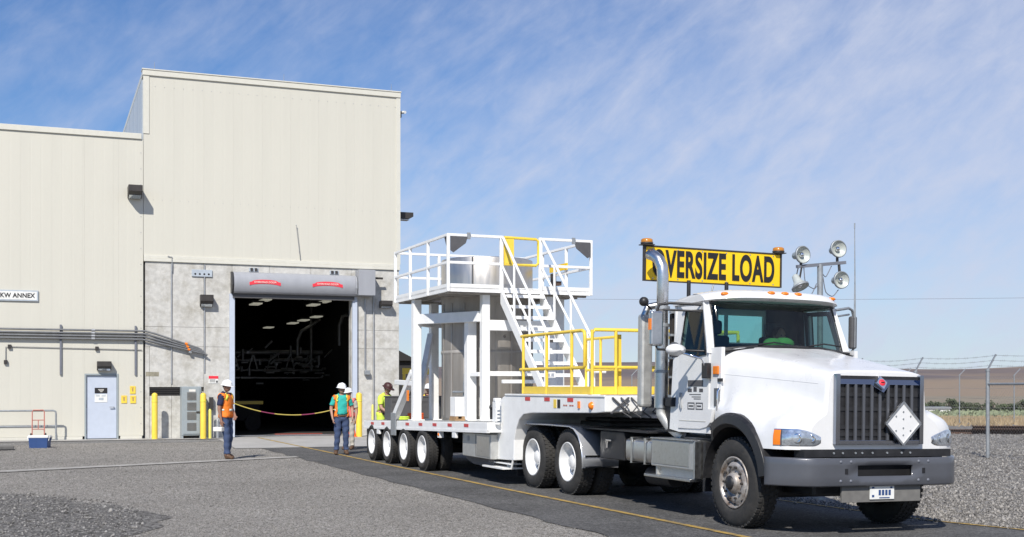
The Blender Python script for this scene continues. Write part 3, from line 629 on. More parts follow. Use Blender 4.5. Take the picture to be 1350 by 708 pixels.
# --- annex
A0 = -9.5
na = 12; wa = (1.24 - A0) / na
proto = None
DL, DR, DH = -.50, .50, 2.06
for i in range(na):
    x0 = A0 + wa * i
    if x0 + wa > DL and x0 < DR:
        # sheets cut round the doorway
        if x0 < DL:
            o = panel_mb(DL - x0, .12, 9.42).build('siding_panel', 'cream', annex); o.location = (x0, 0, 0)
            o = panel_mb(x0 + wa - DL, DH, 9.42).build('siding_panel', 'cream', annex); o.location = (DL, 0, 0)
        else:
            o = panel_mb(DR - x0, DH, 9.42).build('siding_panel', 'cream', annex); o.location = (x0, 0, 0)
            if x0 + wa > DR: o = panel_mb(x0 + wa - DR, .12, 9.42).build('siding_panel', 'cream', annex); o.location = (DR, 0, 0)
        continue
    if proto is None: proto = panel_mb(wa, .12, 9.42).build('siding_panel', 'cream', annex); proto.location = (x0, 0, 0)
    else:
        c = proto.copy(); COL.objects.link(c); c.location = (x0, 0, 0)
m_ = MB(); m_.box(A0, DL - .05, .03, .3, -.3, 9.4); m_.box(DR + .05, 1.22, .03, .3, -.3, 9.4); m_.box(DL - .05, DR + .05, .03, .3, DH + .05, 9.4); m_.build('wall_core', 'creamtrim', annex)
MB().box(A0, T0 - .06, -.05, .35, 9.425, 9.60).build('roof_edge', 'creamtrim', annex, bevel=.01)
MB().box(A0, DL - .06, -.02, .02, -.3, .115).box(DR + .06, T0 - .05, -.02, .02, -.3, .115).build('base_flashing', 'creamtrim', annex)
MB().box(A0, T0 - .06, .36, 22, 9.2, 9.35).build('roof', 'roofm', annex); MB().box(A0, A0 + .3, .36, 22, -.3, 9.19).build('side_wall', 'cream', annex); MB().box(A0, T0, 21.8, 22.1, -.3, 9.19).build('back_wall', 'cream', annex)
dr = MB().box(DL + .055, DR - .055, .04, .085, .045, DH - .055).build('door', 'doorgrey', annex, bevel=.004)
MB().box(DL, DL + .05, -.02, .1, .03, DH).box(DR - .05, DR, -.02, .1, .03, DH).box(DL + .05, DR - .05, -.02, .1, DH - .05, DH).build('door_frame', 'cabgrey', annex)
m_ = MB()
for z in (.25, 1.05, 1.83): m_.cyl((DL + .06, .03, z - .06), (DL + .06, .03, z + .06), .016, n=8)
m_.build('hinge', 'cabgrey', dr)
m_ = MB(); m_.cyl((DR - .14, .04, 1.02), (DR - .14, -.02, 1.02), .018, n=8); m_.beam((DR - .14, -.02, 1.02), (DR - .27, -.02, 1.02), .02, .02); m_.build('handle', 'railgrey', dr)
MB().box(-.20, .17, .03, .039, 1.45, 1.62).build('door_sign', 'ink', dr); MB().box(-.20, .17, .03, .039, 1.17, 1.42).build('door_notice', 'signwhite', dr)
m_ = MB()
for i, (a, b) in enumerate(((-.1, .07), (-.08, .06), (-.04, .03))): m_.box(a, b, .026, .0295, 1.56 - i * .035, 1.575 - i * .035)
m_.build('door_sign_lines', 'clip', dr)
m_ = MB()
for i in range(2): m_.box(-.16, -.05, .026, .0295, 1.385 - i * .03, 1.40 - i * .03).box(0, .13, .026, .0295, 1.385 - i * .03, 1.40 - i * .03)
m_.box(-.08, .06, .026, .0295, 1.24, 1.31); m_.build('door_notice_lines', 'paleblue', dr)
# --- things on the walls
def wall_lamp(t, w, wd_, h, d, lab, rot=0):
    x = fthing('wall_lamp', lab, 'wall lamp', t, -.02, w, 'dark shoebox wall lamps'); x.rotation_euler.z += rot
    MB().prism([(0, 0), (0, h), (-d, h), (-d, h * .45), (-d * .7, h * .22), (-.08, 0)], lambda a, b, q: (q, a, b), -wd_ / 2, wd_ / 2).build('housing', 'bronze', x, bevel=.008)
    MB().quad((-wd_ / 2 + .03, -d * .68, h * .20), (wd_ / 2 - .03, -d * .68, h * .20), (wd_ / 2 - .03, -.10, .0), (-wd_ / 2 + .03, -.10, .0)).build('lens', 'lens', x, solid=.01)
    MB().box(-.08, .08, 0, .02, h * .2, h * .8).build('wall_plate', 'bronze', x)
wall_lamp(.975, 7.54, .42, .36, .56, 'dark shoebox lamp high on the annex wall near its right corner')
wall_lamp(3.17, 4.22, .40, .36, .30, 'dark wall lamp on the concrete wall left of the shutter door')
wall_lamp(.07, 2.16, .42, .28, .26, 'dark wall lamp directly above the pale blue door')
wall_lamp(9.06, 4.30, .38, .24, .34, 'dark wall lamp on the concrete right of the shutter motor box')
x = fthing('wall_lamp', 'dark lamp sticking out from the right side of the tall hall against the sky', 'wall lamp', 9.60, .7, 7.42, 'dark shoebox wall lamps'); x.rotation_euler.z += R(90)
MB().prism([(0, 0), (0, .24), (-.62, .24), (-.62, .1), (-.5, .03), (-.08, 0)], lambda a, b, q: (q, a, b), -.22, .22).build('housing', 'bronze', x, bevel=.008); MB().box(-.19, .19, -.5, -.1, -.012, .0).build('lens', 'lens', x)
x = fthing('security_camera', 'small pale camera on the upper right corner of the tall hall', 'camera', 9.62, .2, 10.95); MB().box(0, .08, -.05, .05, -.12, .06).build('bracket', 'bronze', x); MB().cyl((.09, .1, .08), (.16, -.2, .03), .05, n=10).build('camera_body', 'signwhite', x)
x = fthing('wall_antenna', 'thin tilted whip antenna on the cream siding above the shutter door', 'antenna', 6.2, -.03, 5.8); MB().tube([(0, -.02, 0), (-.15, -.06, 1.15)], .009, 5).build('rod', 'wire', x); MB().sphere((-.15, -.06, 1.15), .02, 8, 5).build('tip', 'pipegrey', x); MB().tube([(0, 0, .12), (-.05, -.03, .3)], .008, 5).build('stay', 'wire', x)
x = fthing('wall_sign', 'pale blue wall sign with dark letters ANNEX on the annex wall', 'sign', -2.85, -.02, 4.42)
MB().box(-1.15, 1.02, -.03, .0, -.165, .165).build('frame', 'paleblue', x, bevel=.004); MB().box(-1.11, .98, -.036, -.0305, -.125, .125).build('face', 'signwhite', x)
text_mesh('lettering', 'KW ANNEX', .19, 'ink', x, (.92, -.038, -.005), (R(90), 0, 0), sx=.92, bold=.006, align='RIGHT', space=1.05)
x = fthing('junction_plate', 'pale blue grey plate with four dark knockouts on the concrete wall', 'plate', 3.04, -.025, 5.28)
MB().box(-.32, .32, -.03, .012, -.11, .11).build('plate', 'paleblue', x, bevel=.004); m_ = MB()
for i in range(4): m_.cyl((-.21 + i * .14, -.034, -.03), (-.21 + i * .14, -.0305, -.03), .032, n=10)
m_.build('knockout', 'ink', x, kind='stuff')
for t, lab in ((4.68, 'small dark twin anchor plate above the left end of the shutter hood'), (7.33, 'small dark twin anchor plate above the right end of the shutter hood')):
    x = fthing('anchor_plate', lab, 'plate', t, -.02, 5.45, 'anchor plates above the shutter'); MB().box(-.15, .15, -.012, .008, -.06, .06).build('plate', 'paleblue', x); MB().box(-.11, -.03, -.05, -.0125, -.04, .05).box(.03, .11, -.05, -.0125, -.04, .05).build('clip', 'bronze', x)
def cond_run(t0):
    for i in range(4):
        z = 3.40 - i * .088; d = -.10 - .0 * i
        x = fthing('conduit', ['uppermost', 'second from the top', 'third from the top', 'lowest'][i] + ' of the four grey conduits running along the annex wall', 'conduit', 0, 0, 0, 'conduits along the annex wall')
        MB().tube([(-9.4, d, z + .015), (1.30 - i * .03, d, z), (1.62, d - .02, z - .09), (2.92 + .06 * i, d - .05, z - .52 + (.03 * i)), (3.02 + .06 * i, d - .05, z - .57 + .03 * i)], .030, 8).build('pipe', 'conduit', x)
        MB().cyl((2.5 + .04 * i, d - .043, z - .375), (2.58 + .04 * i, d - .046, z - .40), .042, n=8).build('tag', 'orange' if i < 3 else 'railgrey', x)
        MB().cyl((-.3, d, z + .003), (-.2, d, z + .003), .042, n=8).build('coupling', 'pipegrey', x)
cond_run(0)
for t, lab in ((-1.19, 'vertical steel strut under the conduits left of the door lamp'), (1.01, 'vertical steel strut under the conduits at the annex corner'), (-5.0, 'vertical steel strut under the conduits outside the left edge')):
    x = fthing('strut_channel', lab, 'strut', t, -.01, 2.02, 'struts carrying the conduits'); MB().box(-.03, .03, -.05, 0, 0, 1.54).build('channel', 'cablem', x, bevel=.004)
x = fthing('thin_conduit', 'thin pale conduit with small fittings below the thick conduits', 'conduit', 0); MB().tube([(-2.75, -.03, 2.4), (-2.75, -.03, 2.86), (-2.6, -.03, 2.87), (1.2, -.03, 2.81)], .012, 6).build('pipe', 'wire', x)
for t, z in ((-2.64, 2.87), (-2.75, 2.4), (-.14, 2.84)): MB().box(t - .05, t + .05, -.08, -.01, z - .06, z + .06).build('fitting', 'bronze', x, bevel=.006)
for (t, z, lab) in ((.925, 1.555, 'upper yellow wall notice right of the pale blue door'), (.935, 1.255, 'lower right yellow wall notice beside the pale blue door'), (.665, 1.26, 'lower left yellow wall notice nearest the pale blue door')):
    x = fthing('wall_notice', lab, 'notice', t, -.012, z, 'yellow notices beside the door'); MB().box(-.085, .085, -.008, 0, -.12, .12).build('board', 'yellow', x); MB().box(-.02, .02, -.0105, -.0085, -.05, .05).box(-.045, .045, -.0105, -.0085, .06, .075).build('print', 'wood', x)
x = fthing('wall_notice', 'white notice with red header on the concrete left of the shutter', 'notice', 3.40, -.012, 1.88); MB().box(-.15, .15, -.012, 0, -.12, .12).build('board', 'signwhite', x); MB().box(-.15, .15, -.0165, -.0125, .03, .12).build('header', 'logo', x); m_ = MB()
for i in range(3): m_.box(-.12, .06, -.0155, -.0125, -.01 - i * .035, .004 - i * .035)
m_.box(.085, .135, -.0155, -.0125, -.10, -.03); m_.build('print', 'ink', x)
x = fthing('electric_cabinet', 'grey electric cabinet with four louvred grilles against the concrete wall', 'cabinet', 2.66, -.03, 0)
MB().box(-.30, .30, -.50, .012, .12, 1.66).build('cabinet_body', 'cabgrey', x, bevel=.012); MB().box(-.30, -.25, -.48, 0, -.06, .12).box(.25, .30, -.48, 0, -.06, .12).build('leg', 'cabgrey', x)
dd = MB().box(-.255, .255, -.525, -.503, .17, 1.62).build('cabinet_door', 'cabgrey', x, bevel=.005); m_ = MB()
for z in (.40, .74, 1.04, 1.36):
    for j in range(7): m_.prism([(-.527, z - .115 + j * .036), (-.527, z - .095 + j * .036), (-.545, z - .115 + j * .036)], lambda a, b, q: (q, a, b), -.14, .14)
m_.build('louvre', 'greypanel', dd); MB().box(-.08, .12, -.532, -.5255, 1.50, 1.57).build('label_plate', 'clip', dd); MB().box(.14, .24, -.56, -.5255, .84, .88).build('latch', 'bronze', dd)
x = fthing('junction_box', 'small dark box on the concrete wall right of the grey cabinet', 'junction box', 3.33, -.02, 1.18); MB().box(-.07, .05, -.14, 0, -.28, .14).build('box', 'bronze', x); MB().tube([(0, -.06, -.28), (0, -.06, -1.2)], .02, 6).build('pipe', 'pipegrey', x)
x = fthing('door_control', 'grey control pipe and switch box right of the shutter opening', 'switch box', 8.42, -.03, 2.2); MB().tube([(-.05, -.03, 2.4), (-.05, -.03, .1), (0, -.03, 0)], .025, 8).build('pipe', 'pipegrey', x); MB().box(-.08, .10, -.14, -.005, -.14, 0).build('box', 'railgrey', x, bevel=.006); MB().tube([(.25, -.03, 2.5), (.25, -.03, -2.2)], .018, 6).build('thin_pipe', 'pipegrey', x)
x = fthing('wall_panel_box', 'small dark nameplate on the concrete right of the shutter', 'plate', 9.05, -.02, 1.28); MB().box(-.2, .2, -.03, .008, -.09, .09).build('plate', 'darkgrey', x)
x = fthing('wall_notice', 'yellow wall notice on the concrete behind the trailer tail', 'notice', 9.1, -.02, .88); MB().box(-.13, .13, -.02, .008, -.17, .17).build('board', 'yellow', x); MB().box(-.06, .06, -.024, -.0205, -.05, .05).build('print', 'wood', x)
def bollard(t, n, h, r, m, lab, band=True):
    x = fthing('bollard', lab, 'bollard', t, n, 0, 'bollards in front of the hall'); MB().lathe([(r, -.3), (r, h - .05), (r * .85, h - .01), (r * .4, h + .02), (.001, h + .028)], n=18).build('post', m, x)
    if band: MB().lathe([(r + .001, h - .26), (r + .006, h - .26), (r + .006, h - .23), (r + .001, h - .23)], n=18).build('band', 'tapey', x)
bollard(1.54, -.58, 1.44, .092, 'yellow', 'yellow bollard standing left of the grey cabinet')
bollard(2.98, -.85, 1.44, .092, 'yellow', 'yellow bollard standing right of the grey cabinet')
bollard(3.20, -.70, .93, .055, 'yellowpale', 'short pale yellow pipe post beside the right hand cabinet bollard', False)
bollard(3.45, -.62, .62, .05, 'railgrey', 'shortest post, grey pipe left of the worker in the orange vest', False)
bollard(7.93, -1.0, 1.44, .10, 'yellow', 'yellow bollard right of the shutter beside the orange cone')
bollard(8.45, -.75, 1.05, .04, 'yellowpale', 'thin pale yellow post behind the trailer tail', False)
x = fthing('traffic_cone', 'orange cone standing at the foot of the right shutter guide', 'traffic cone', 7.70, -.85, .02); MB().lathe([(.19, .03), (.17, .035), (.035, .66), (.001, .67)], n=18).build('cone_body', 'orangecone', x); MB().box(-.22, .22, -.22, .22, -.02, .032).build('base', 'orangecone', x, bevel=.01)
# hand rail at far left, hand truck, cooler
x = fthing('handrail', 'grey pipe handrail along the annex wall at far left', 'handrail', 0, -.45, 0)
MB().tube([(-7, 0, .93), (-1.40, 0, .93), (-1.34, 0, .90), (-1.33, 0, .83)], .028, 8).build('top_rail', 'railgrey', x); MB().tube([(-7, 0, .46), (-1.33, 0, .46)], .022, 8).build('mid_rail', 'railgrey', x)
pp = MB().tube([(-1.33, 0, -.2), (-1.33, 0, .86)], .028, 8).build('post', 'railgrey', x)
for q in (-3.3, -5.2): c = pp.copy(); COL.objects.link(c); c.location = (q + 1.33, 0, 0)
x = fthing('hand_truck', 'reddish hand truck leaning on the handrail behind the cooler', 'hand truck', -1.83, -.62, .03); x.rotation_euler.x = 0
m_ = MB(); m_.tube([(-.17, -.18, 0), (-.17, .1, .86), (-.14, .12, .92), (.14, .12, .92), (.17, .1, .86), (.17, -.18, 0)], .017, 8)
for z in (.35, .62): m_.tube([(-.17, -.18 + .33 * z, z), (.17, -.18 + .33 * z, z)], .014, 6)
m_.tube([(0, -.06, .35), (0, .02, .62)], .014, 6); m_.build('frame', 'redframe', x); MB().box(-.19, .19, -.40, -.18, .0, .015).build('toe_plate', 'redframe', x)
for s in (-.2, .2): MB().lathe([(.02, -.03), (.10, -.03), (.12, 0), (.10, .03), (.02, .03)], (s, -.06, .12), (1, 0, 0), 16).build('wheel', 'rubber', x)
x = thing('cooler', 'blue cooler with white lid standing on the pavement at left', 'cooler', (-12.72, 32.7, ground(-12.7, 32.7) + .006), R(4))
MB().loft([[(-.235, -.15, 0), (.235, -.15, 0), (.235, .15, 0), (-.235, .15, 0)], [(-.255, -.17, .27), (.255, -.17, .27), (.255, .17, .27), (-.255, .17, .27)]], cap=True).build('cooler_body', 'blue', x, bevel=.015)
MB().box(-.265, .265, -.18, .18, .272, .335).build('lid', 'white', x, bevel=.015); MB().tube([(-.262, -.12, .2), (-.285, -.12, .3), (-.285, .12, .3), (-.262, .12, .2)], .012, 6).build('handle', 'white', x); MB().tube([(.262, -.12, .2), (.285, -.12, .3), (.285, .12, .3), (.262, .12, .2)], .012, 6).build('handle', 'white', x)
# dark kerb edge at far left
x = thing('drain_grate', 'dark kerb drain at the left edge of the pavement', 'drain', (-13.35, 31.8, .02), R(35)); MB().box(-.9, .25, -.18, .18, -.1, .10).build('kerb_block', 'greypanel', x, bevel=.03); MB().box(-.8, .2, -.5, -.2, -.1, .012).build('grate', 'black', x)
# barrier tape sagging across the opening
x = fthing('barrier_rope', 'sagging yellow and magenta barrier rope across the shutter opening', 'barrier rope', 0, -.22, 0)
def ropez(u): return 1.13 - .40 * (1 - (2 * u - 1.0) ** 2)
k = 9
for i in range(k):
    pts = []
    for j in range(5):
        u = (i + j / 4) / k; pts.append((4.0 + 3.95 * u, 0, ropez(u)))
    MB().tube(pts, .016, 8).build('rope_section', 'magenta' if i in (2, 5) else 'ropey', x)

# ================================================================== TRACTOR  (local: x = v across, y = b backwards, z up)
truck = thing('semi_truck', 'white day cab truck tractor with chrome stacks facing right, black grille and dark bumper', 'truck')
ROLL = R(.8)
Mt = Matrix.Translation(OT - L2 * .05) @ Matrix.Rotation(YAW_T, 4, 'Z') @ Matrix.Translation((-1.17, 0, .016)) @ Matrix.Rotation(ROLL, 4, 'Y') @ Matrix.Translation((1.17, 0, 0))
truck.matrix_world = Mt
def tp(v, b, w): return (Mt @ Vector((v, b, w)))
T = truck
def interp_rows(ctrl, n):
    """Catmull-Rom through control points, n samples"""
    P = [Vector((*p, 0)) if len(p) == 2 else Vector(p) for p in ctrl]; out = []
    L_ = [0]
    for a, b in zip(P, P[1:]): L_.append(L_[-1] + (b - a).length)
    for i in range(n):
        s = L_[-1] * i / (n - 1); k = 0
        while k < len(P) - 2 and s > L_[k + 1]: k += 1
        f = 0 if L_[k + 1] == L_[k] else (s - L_[k]) / (L_[k + 1] - L_[k])
        p0 = P[max(k - 1, 0)]; p1 = P[k]; p2 = P[k + 1]; p3 = P[min(k + 2, len(P) - 1)]
        a = p1 * (1 - f) + p2 * f; tt = f
        c = .5 * ((2 * p1) + (p2 - p0) * tt + (2 * p0 - 5 * p1 + 4 * p2 - p3) * tt ** 2 + (3 * p1 - p0 - 3 * p2 + p3) * tt ** 3)
        out.append(c * .6 + a * .4)
    return out
WR, WB = .655, .53           # wheel arch radius, axle height
def arch(b): return max(.95, (WB + math.sqrt(max(0, WR ** 2 - b * b))) if abs(b) < WR else .95)
HS = { # hood + fender half sections (v, w)
    .66: [(0, 2.15), (.5, 2.14), (.84, 2.09), (.97, 1.97), (1.0, 1.75), (1.015, 1.5), (1.02, 1.36)],
    .45: [(0, 2.11), (.48, 2.10), (.79, 2.05), (.92, 1.92), (.95, 1.70), (.99, 1.46), (1.10, 1.33)],
    .1:  [(0, 2.05), (.46, 2.04), (.73, 1.99), (.85, 1.86), (.89, 1.66), (.97, 1.46), (1.17, 1.33), (1.22, 1.25)],
    -.3: [(0, 1.985), (.45, 1.975), (.68, 1.93), (.78, 1.81), (.82, 1.62), (.92, 1.44), (1.14, 1.32), (1.22, 1.18)],
    -.65:[(0, 1.92), (.45, 1.91), (.655, 1.87), (.735, 1.76), (.77, 1.55), (.88, 1.38), (1.12, 1.26), (1.21, 1.10)],
    -.9: [(0, 1.875), (.45, 1.865), (.645, 1.83), (.705, 1.73), (.74, 1.48), (.86, 1.40), (1.09, 1.30), (1.16, 1.215), (1.178, 1.10)],
    -1.05:[(0, 1.85), (.46, 1.84), (.635, 1.805), (.685, 1.71), (.715, 1.42), (.83, 1.375), (1.02, 1.29), (1.10, 1.205), (1.12, 1.09)],
    -1.13:[(0, 1.835), (.46, 1.825), (.625, 1.79), (.67, 1.70), (.70, 1.38), (.79, 1.34), (.93, 1.265), (.99, 1.195), (1.005, 1.08)],
    -1.16:[(0, 1.815), (.46, 1.805), (.605, 1.775), (.645, 1.69), (.67, 1.36), (.73, 1.31), (.82, 1.245), (.87, 1.18), (.88, 1.08)]}
HS = {(b if b > -.3 else round(-.3 + (b + .3) * .92, 4)): c for b, c in HS.items()}
def hood():
    bs = sorted(HS, reverse=True); NS = 30; dense = []
    stations = sorted(set(list(np.round(np.linspace(.66, -.99, 46), 3)) + [-1.02, -1.04, -1.0636, -1.08, -1.0912]), reverse=True)
    base = {b: interp_rows(HS[b], NS) for b in bs}
    for b in stations:
        k = 0
        while k < len(bs) - 2 and b < bs[k + 1]: k += 1
        f = (bs[k] - b) / (bs[k] - bs[k + 1]); f = min(1, max(0, f))
        row = [base[bs[k]][i] * (1 - f) + base[bs[k + 1]][i] * f for i in range(NS)]
        wb = arch(b); half = []
        lastv = row[-1].x
        for p in row: half.append((p.x, max(p.y, wb)))
        # skirt down to the arch / lower edge
        for q in range(1, 5): half.append((lastv + .004 * q * (1 if b > -1 else 0), row[-1].y + (wb - row[-1].y) * q / 4 if row[-1].y > wb else wb))
        full = [(-v, b, w) for v, w in reversed(half[1:])] + [(v, b, w) for v, w in half]
        dense.append(full)
    mb = MB(); mb.loft(dense, closed=False, sm=True)
    # front face, closed round the outline
    mb.add(dense[-1], [tuple(range(len(dense[-1])))])
    o = mb.build('hood', 'white', T)
    for s_ in (-1, 1):      # pressed crease along the hood side
        path = []
        for row in dense[2:-6:2]:
            b = row[0][1]; zt_ = 1.80 + (.66 - b) * -.075; side = [q for q in row if q[0] * s_ > .3]
            side.sort(key=lambda q: q[2])
            for q0, q1 in zip(side, side[1:]):
                if q0[2] <= zt_ <= q1[2] and q1[2] > q0[2] and abs(q0[0]) > .6:
                    f_ = (zt_ - q0[2]) / (q1[2] - q0[2]); path.append((q0[0] + (q1[0] - q0[0]) * f_ + s_ * .0005, b, zt_)); break
        MB().tube(path, .0035, 5).build('hood_crease', 'white', o)
    return o
hd = hood()
# hood side seam, latch, vent cowl
for s in (-1, 1):
    m_ = MB(); m_.tube([(s * (.998), .60, 1.86), (s * 1.012, .62, 1.60), (s * 1.03, .60, 1.38)], .010, 6); m_.build('seam_strip', 'white', hd)
    m_ = MB(); m_.box(s * 1.012, s * 1.03, .50, .60, 1.70, 1.74); m_.build('hood_latch', 'black', hd)
# black flare along the wheel arch
for s in (-1, 1):
    m_ = MB(); ro, ri = WR + .13, WR - .02
    rings = []
    for i in range(23):
        a = R(8 + 164 * i / 22); c, sn = math.cos(a), math.sin(a)
        vo = 1.245 - .09 * max(0, c) ** 2
        if c > .55: vo -= (c - .55) * .42
        rings.append([(s * (vo - .03), -(-ro * c), WB + .02 + ro * sn), (s * (vo + .008), ro * c * 1, WB + .02 + (ro - .03) * sn), (s * (vo + .02), (ri + .03) * c, WB + .01 + (ri + .03) * sn), (s * (vo - .03), ri * c, WB + ri * sn), (s * (vo - .25), ri * c, WB + ri * sn), (s * (vo - .28), ro * c, WB + ro * sn)])
    m_.loft(rings, True, True, sm=False); m_.build('wheel_arch_flare', 'black', T, bevel=.006)
    m_ = MB(); rings = []
    for i in range(17):
        a = R(0 + 180 * i / 16); rings.append([(s * .55, (WR - .03) * math.cos(a), WB + (WR - .03) * math.sin(a)), (s * 1.2, (WR - .03) * math.cos(a), WB + (WR - .03) * math.sin(a))])
    m_.loft(rings, closed=False, sm=True); m_.build('wheel_well', 'blackpaint', T)
# grille
GY = -1.097
gr = MB().box(-.575, .575, GY - .012, GY + .01, 1.03, 1.77).build('grille', 'blackpaint', T)
m_ = MB(); 
m_.box(-.60, -.545, GY - .055, GY, 1.01, 1.785); m_.box(.545, .60, GY - .055, GY, 1.01, 1.785); m_.box(-.545, .545, GY - .05, GY, 1.01, 1.055)
m_.prism([(-.545, 1.785), (.545, 1.785), (.545, 1.675), (.13, 1.675), (0, 1.585), (-.13, 1.675), (-.545, 1.675)], lambda a, b, d: (a, d + (b - 1.63) * .62 * (d < GY - .03), b), GY - .075, GY + .03)
m_.build('grille_surround', 'skychrome', gr, bevel=.006)
for i in range(9):
    v = -.44 + i * .11; zt = 1.69 if abs(v) > .12 else (1.70 - .0)
    m_ = MB(); m_.beam((v, GY - .035, 1.05), (v, GY - .035, 1.675 if abs(v) > .1 else 1.60 + abs(v) * .8), .032, .03, up=(0, 1, 0)); m_.build('grille_bar', 'bumper', gr, bevel=.006)
for z in (1.12, 1.20, 1.40, 1.56):
    MB().box(-.54, .54, GY - .024, GY - .0125, z - .02, z + .02).build('grille_mesh_bar', 'black', gr)
m_ = MB(); m_.prism([(-.075, 1.70), (0, 1.775), (.075, 1.70), (0, 1.625)], lambda a, b, d: (a, d + (b - 1.70) * .5, b), GY - .072, GY - .02); m_.build('emblem_diamond', 'chrome', gr, bevel=.004)
m_ = MB(); m_.lathe([(.001, 0), (.036, 0), (.04, .008)], (0, GY - .082, 1.70), (0, 1, -.4), 18); m_.build('emblem_disc', 'logo', gr)
MB().box(-.022, .022, GY - .088, GY - .083, 1.694, 1.706).build('emblem_mark', 'maroon', gr)
pc = MB(); pc.prism([(-.235, 0), (0, .235), (.235, 0), (0, -.235)], lambda a, b, d: (.27 + a, d, 1.245 + b), GY - .105, GY - .092); pl = pc.build('placard_holder', 'white', T, bevel=.003)
m_ = MB(); q = [(-.24, 0), (0, .24), (.24, 0), (0, -.24)]
for a, b in zip(q, q[1:] + q[:1]): m_.beam((.27 + a[0], GY - .10, 1.245 + a[1]), (.27 + b[0], GY - .10, 1.245 + b[1]), .022, .03, up=(0, 1, 0))
m_.build('placard_rim', 'alu', pl)
m_ = MB()
for a, b in ((0, .13), (0, .05), (0, -.05), (0, -.13), (-.1, .08), (.1, .08), (-.1, -.08), (.1, -.08)): m_.cyl((.27 + a, GY - .112, 1.245 + b), (.27 + a, GY - .105, 1.245 + b), .010, n=8)
m_.build('placard_clip', 'railgrey', pl, kind='stuff')
m_ = MB(); m_.beam((.27, GY - .09, 1.03), (.27, GY - .09, 1.45), .03, .012, up=(0, 1, 0)); m_.build('placard_bracket', 'railgrey', pl)
# headlights: laid onto the front corners of the hood
from mathutils.bvhtree import BVHTree
HB = BVHTree.FromPolygons([v.co for v in hd.data.vertices], [tuple(p.vertices) for p in hd.data.polygons])
def on_hood(s, a, z, off):
    c = Vector((s * .50, -.52, z)); d = Vector((s * math.sin(a), -math.cos(a), 0)); hit = HB.ray_cast(c + d * 1.6, -d)
    p = hit[0] if hit[0] is not None else c + d * .8
    return p + d * off
A0_, A1_ = R(24), R(66)
for s in (-1, 1):
    z0 = lambda k: 1.0 + .035 * (max(0, .2 - k) / .2) ** 2; z1 = lambda k: 1.165 - .085 * (max(0, .5 - k) / .5) ** 1.5
    def patch3(k0, k1, off, e, nk=12, nz=5):
        rows = []
        for i in range(nk + 1):
            k = k0 + (k1 - k0) * i / nk; a = A0_ + (A1_ - A0_) * k; rows.append([on_hood(s, a, z0(k) - e + (z1(k) + e * 2 - z0(k)) * q / nz, off + .010 * math.sin(math.pi * q / nz)) for q in range(nz + 1)])
        return MB().loft(rows, closed=False, sm=True)
    hh = patch3(0, 1, .004, .010, 20).build('headlight', 'chrome', T)
    patch3(.03, .79, .013, 0).build('lens', 'lens', hh)
    patch3(.82, .985, .014, 0).build('turn_signal', 'orange', hh)
    patch3(.792, .818, .016, .004, 2).build('divider', 'bumper', hh)
    for k, r_ in ((.22, .042), (.50, .052)):
        a = A0_ + (A1_ - A0_) * k; p = on_hood(s, a, 1.075, .026); MB().lathe([(.001, .014), (r_ * .6, .009), (r_, 0), (r_ * 1.06, .006)], p, (-s * math.sin(a), math.cos(a), 0), 16).build('lamp_bowl', 'chrome', hh)
# bumper with slot
def bump_plan(v):
    a = abs(v); return -1.245 + (0 if a < .84 else .42 * ((a - .84) / .46) ** 1.8)
bx = [-1.30, -1.26, -1.2, -1.12, -1.02, -.92, -.82, -.74, -.60, -.54, -.375, -.2, 0, .2, .375, .54, .60, .74, .82, .92, 1.02, 1.12, 1.2, 1.26, 1.30]
bz = [.555, .572, .665, .785, .85, .868]; bm_ = MB(); ng = []
off = {.555: .008, .868: .012, .572: 0, .85: 0, .665: 0, .785: 0}
vs = [(v, bump_plan(v) + off[z], z) for v in bx for z in bz]; K = len(bz); fs = []
for i in range(len(bx) - 1):
    for j in range(K - 1):
        if j == 2 and -.38 < (bx[i] + bx[i + 1]) / 2 < .38: continue
        if j == 2 and .54 < abs((bx[i] + bx[i + 1]) / 2) < .60 and False: continue
        fs.append((i * K + j, (i + 1) * K + j, (i + 1) * K + j + 1, i * K + j + 1))
bm_.add(vs, fs, True); bp_ = bm_.build('bumper', 'bumper', T, solid=.05)
for v in bx[:1] + bx[-1:]: pass
m_ = MB(); m_.box(-.6, .6, -1.0, -.97, .60, .86); m_.build('slot_shade_sheet', 'ink', bp_)  # near-black sheet added as the shade inside the bumper slot
m_ = MB()
for v in (-.60, -.465, .455, .59):
    for z in (.615, .825): m_.lathe([(.001, -.010), (.010, -.009), (.017, -.003), (.018, .002)], (v, -1.245, z), (0, 1, 0), 10)
m_.build('bolt', 'cablem', bp_, kind='stuff')
MB().box(-.545, -.505, -1.249, -1.23, .69, .75).box(.505, .545, -1.249, -1.23, .69, .75).build('tow_hole', 'ink', bp_)
m_ = MB(); m_.box(-.54, .53, -1.19, -1.16, .375, .57); up = m_.build('under_panel', 'greypanel', T, bevel=.004)
MB().box(-.175, .155, -1.205, -1.192, .405, .555).build('licence_plate', 'signwhite', T, bevel=.003)
m_ = MB()
for a, b, c, d in ((-.15, -.12, .43, .455), (-.15, -.12, .525, .545), (.10, .125, .525, .545)): m_.box(a, b, -1.208, -1.2055, c, d)
for i in range(4): m_.box(-.06 + i * .045, -.06 + i * .045 + .03, -1.208, -1.2055, .45, .51)
m_.box(-.05, .09, -1.208, -1.2055, .417, .428); m_.build('plate_print', 'blue', T, kind='stuff')
m_ = MB(); m_.box(-1.0, 1.0, -1.14, -.95, .872, .955); m_.box(-.9, .9, -.95, -.8, .60, .87); m_.build('front_crossmember', 'blackpaint', T)
m_ = MB()
for v in (-.62, -.5, -.33, -.24, -.1, .1, .3, .42): m_.cyl((v, -1.15, .915), (v, -1.14, .915), .012, n=8)
m_.build('bolt', 'railgrey', T, kind='stuff')
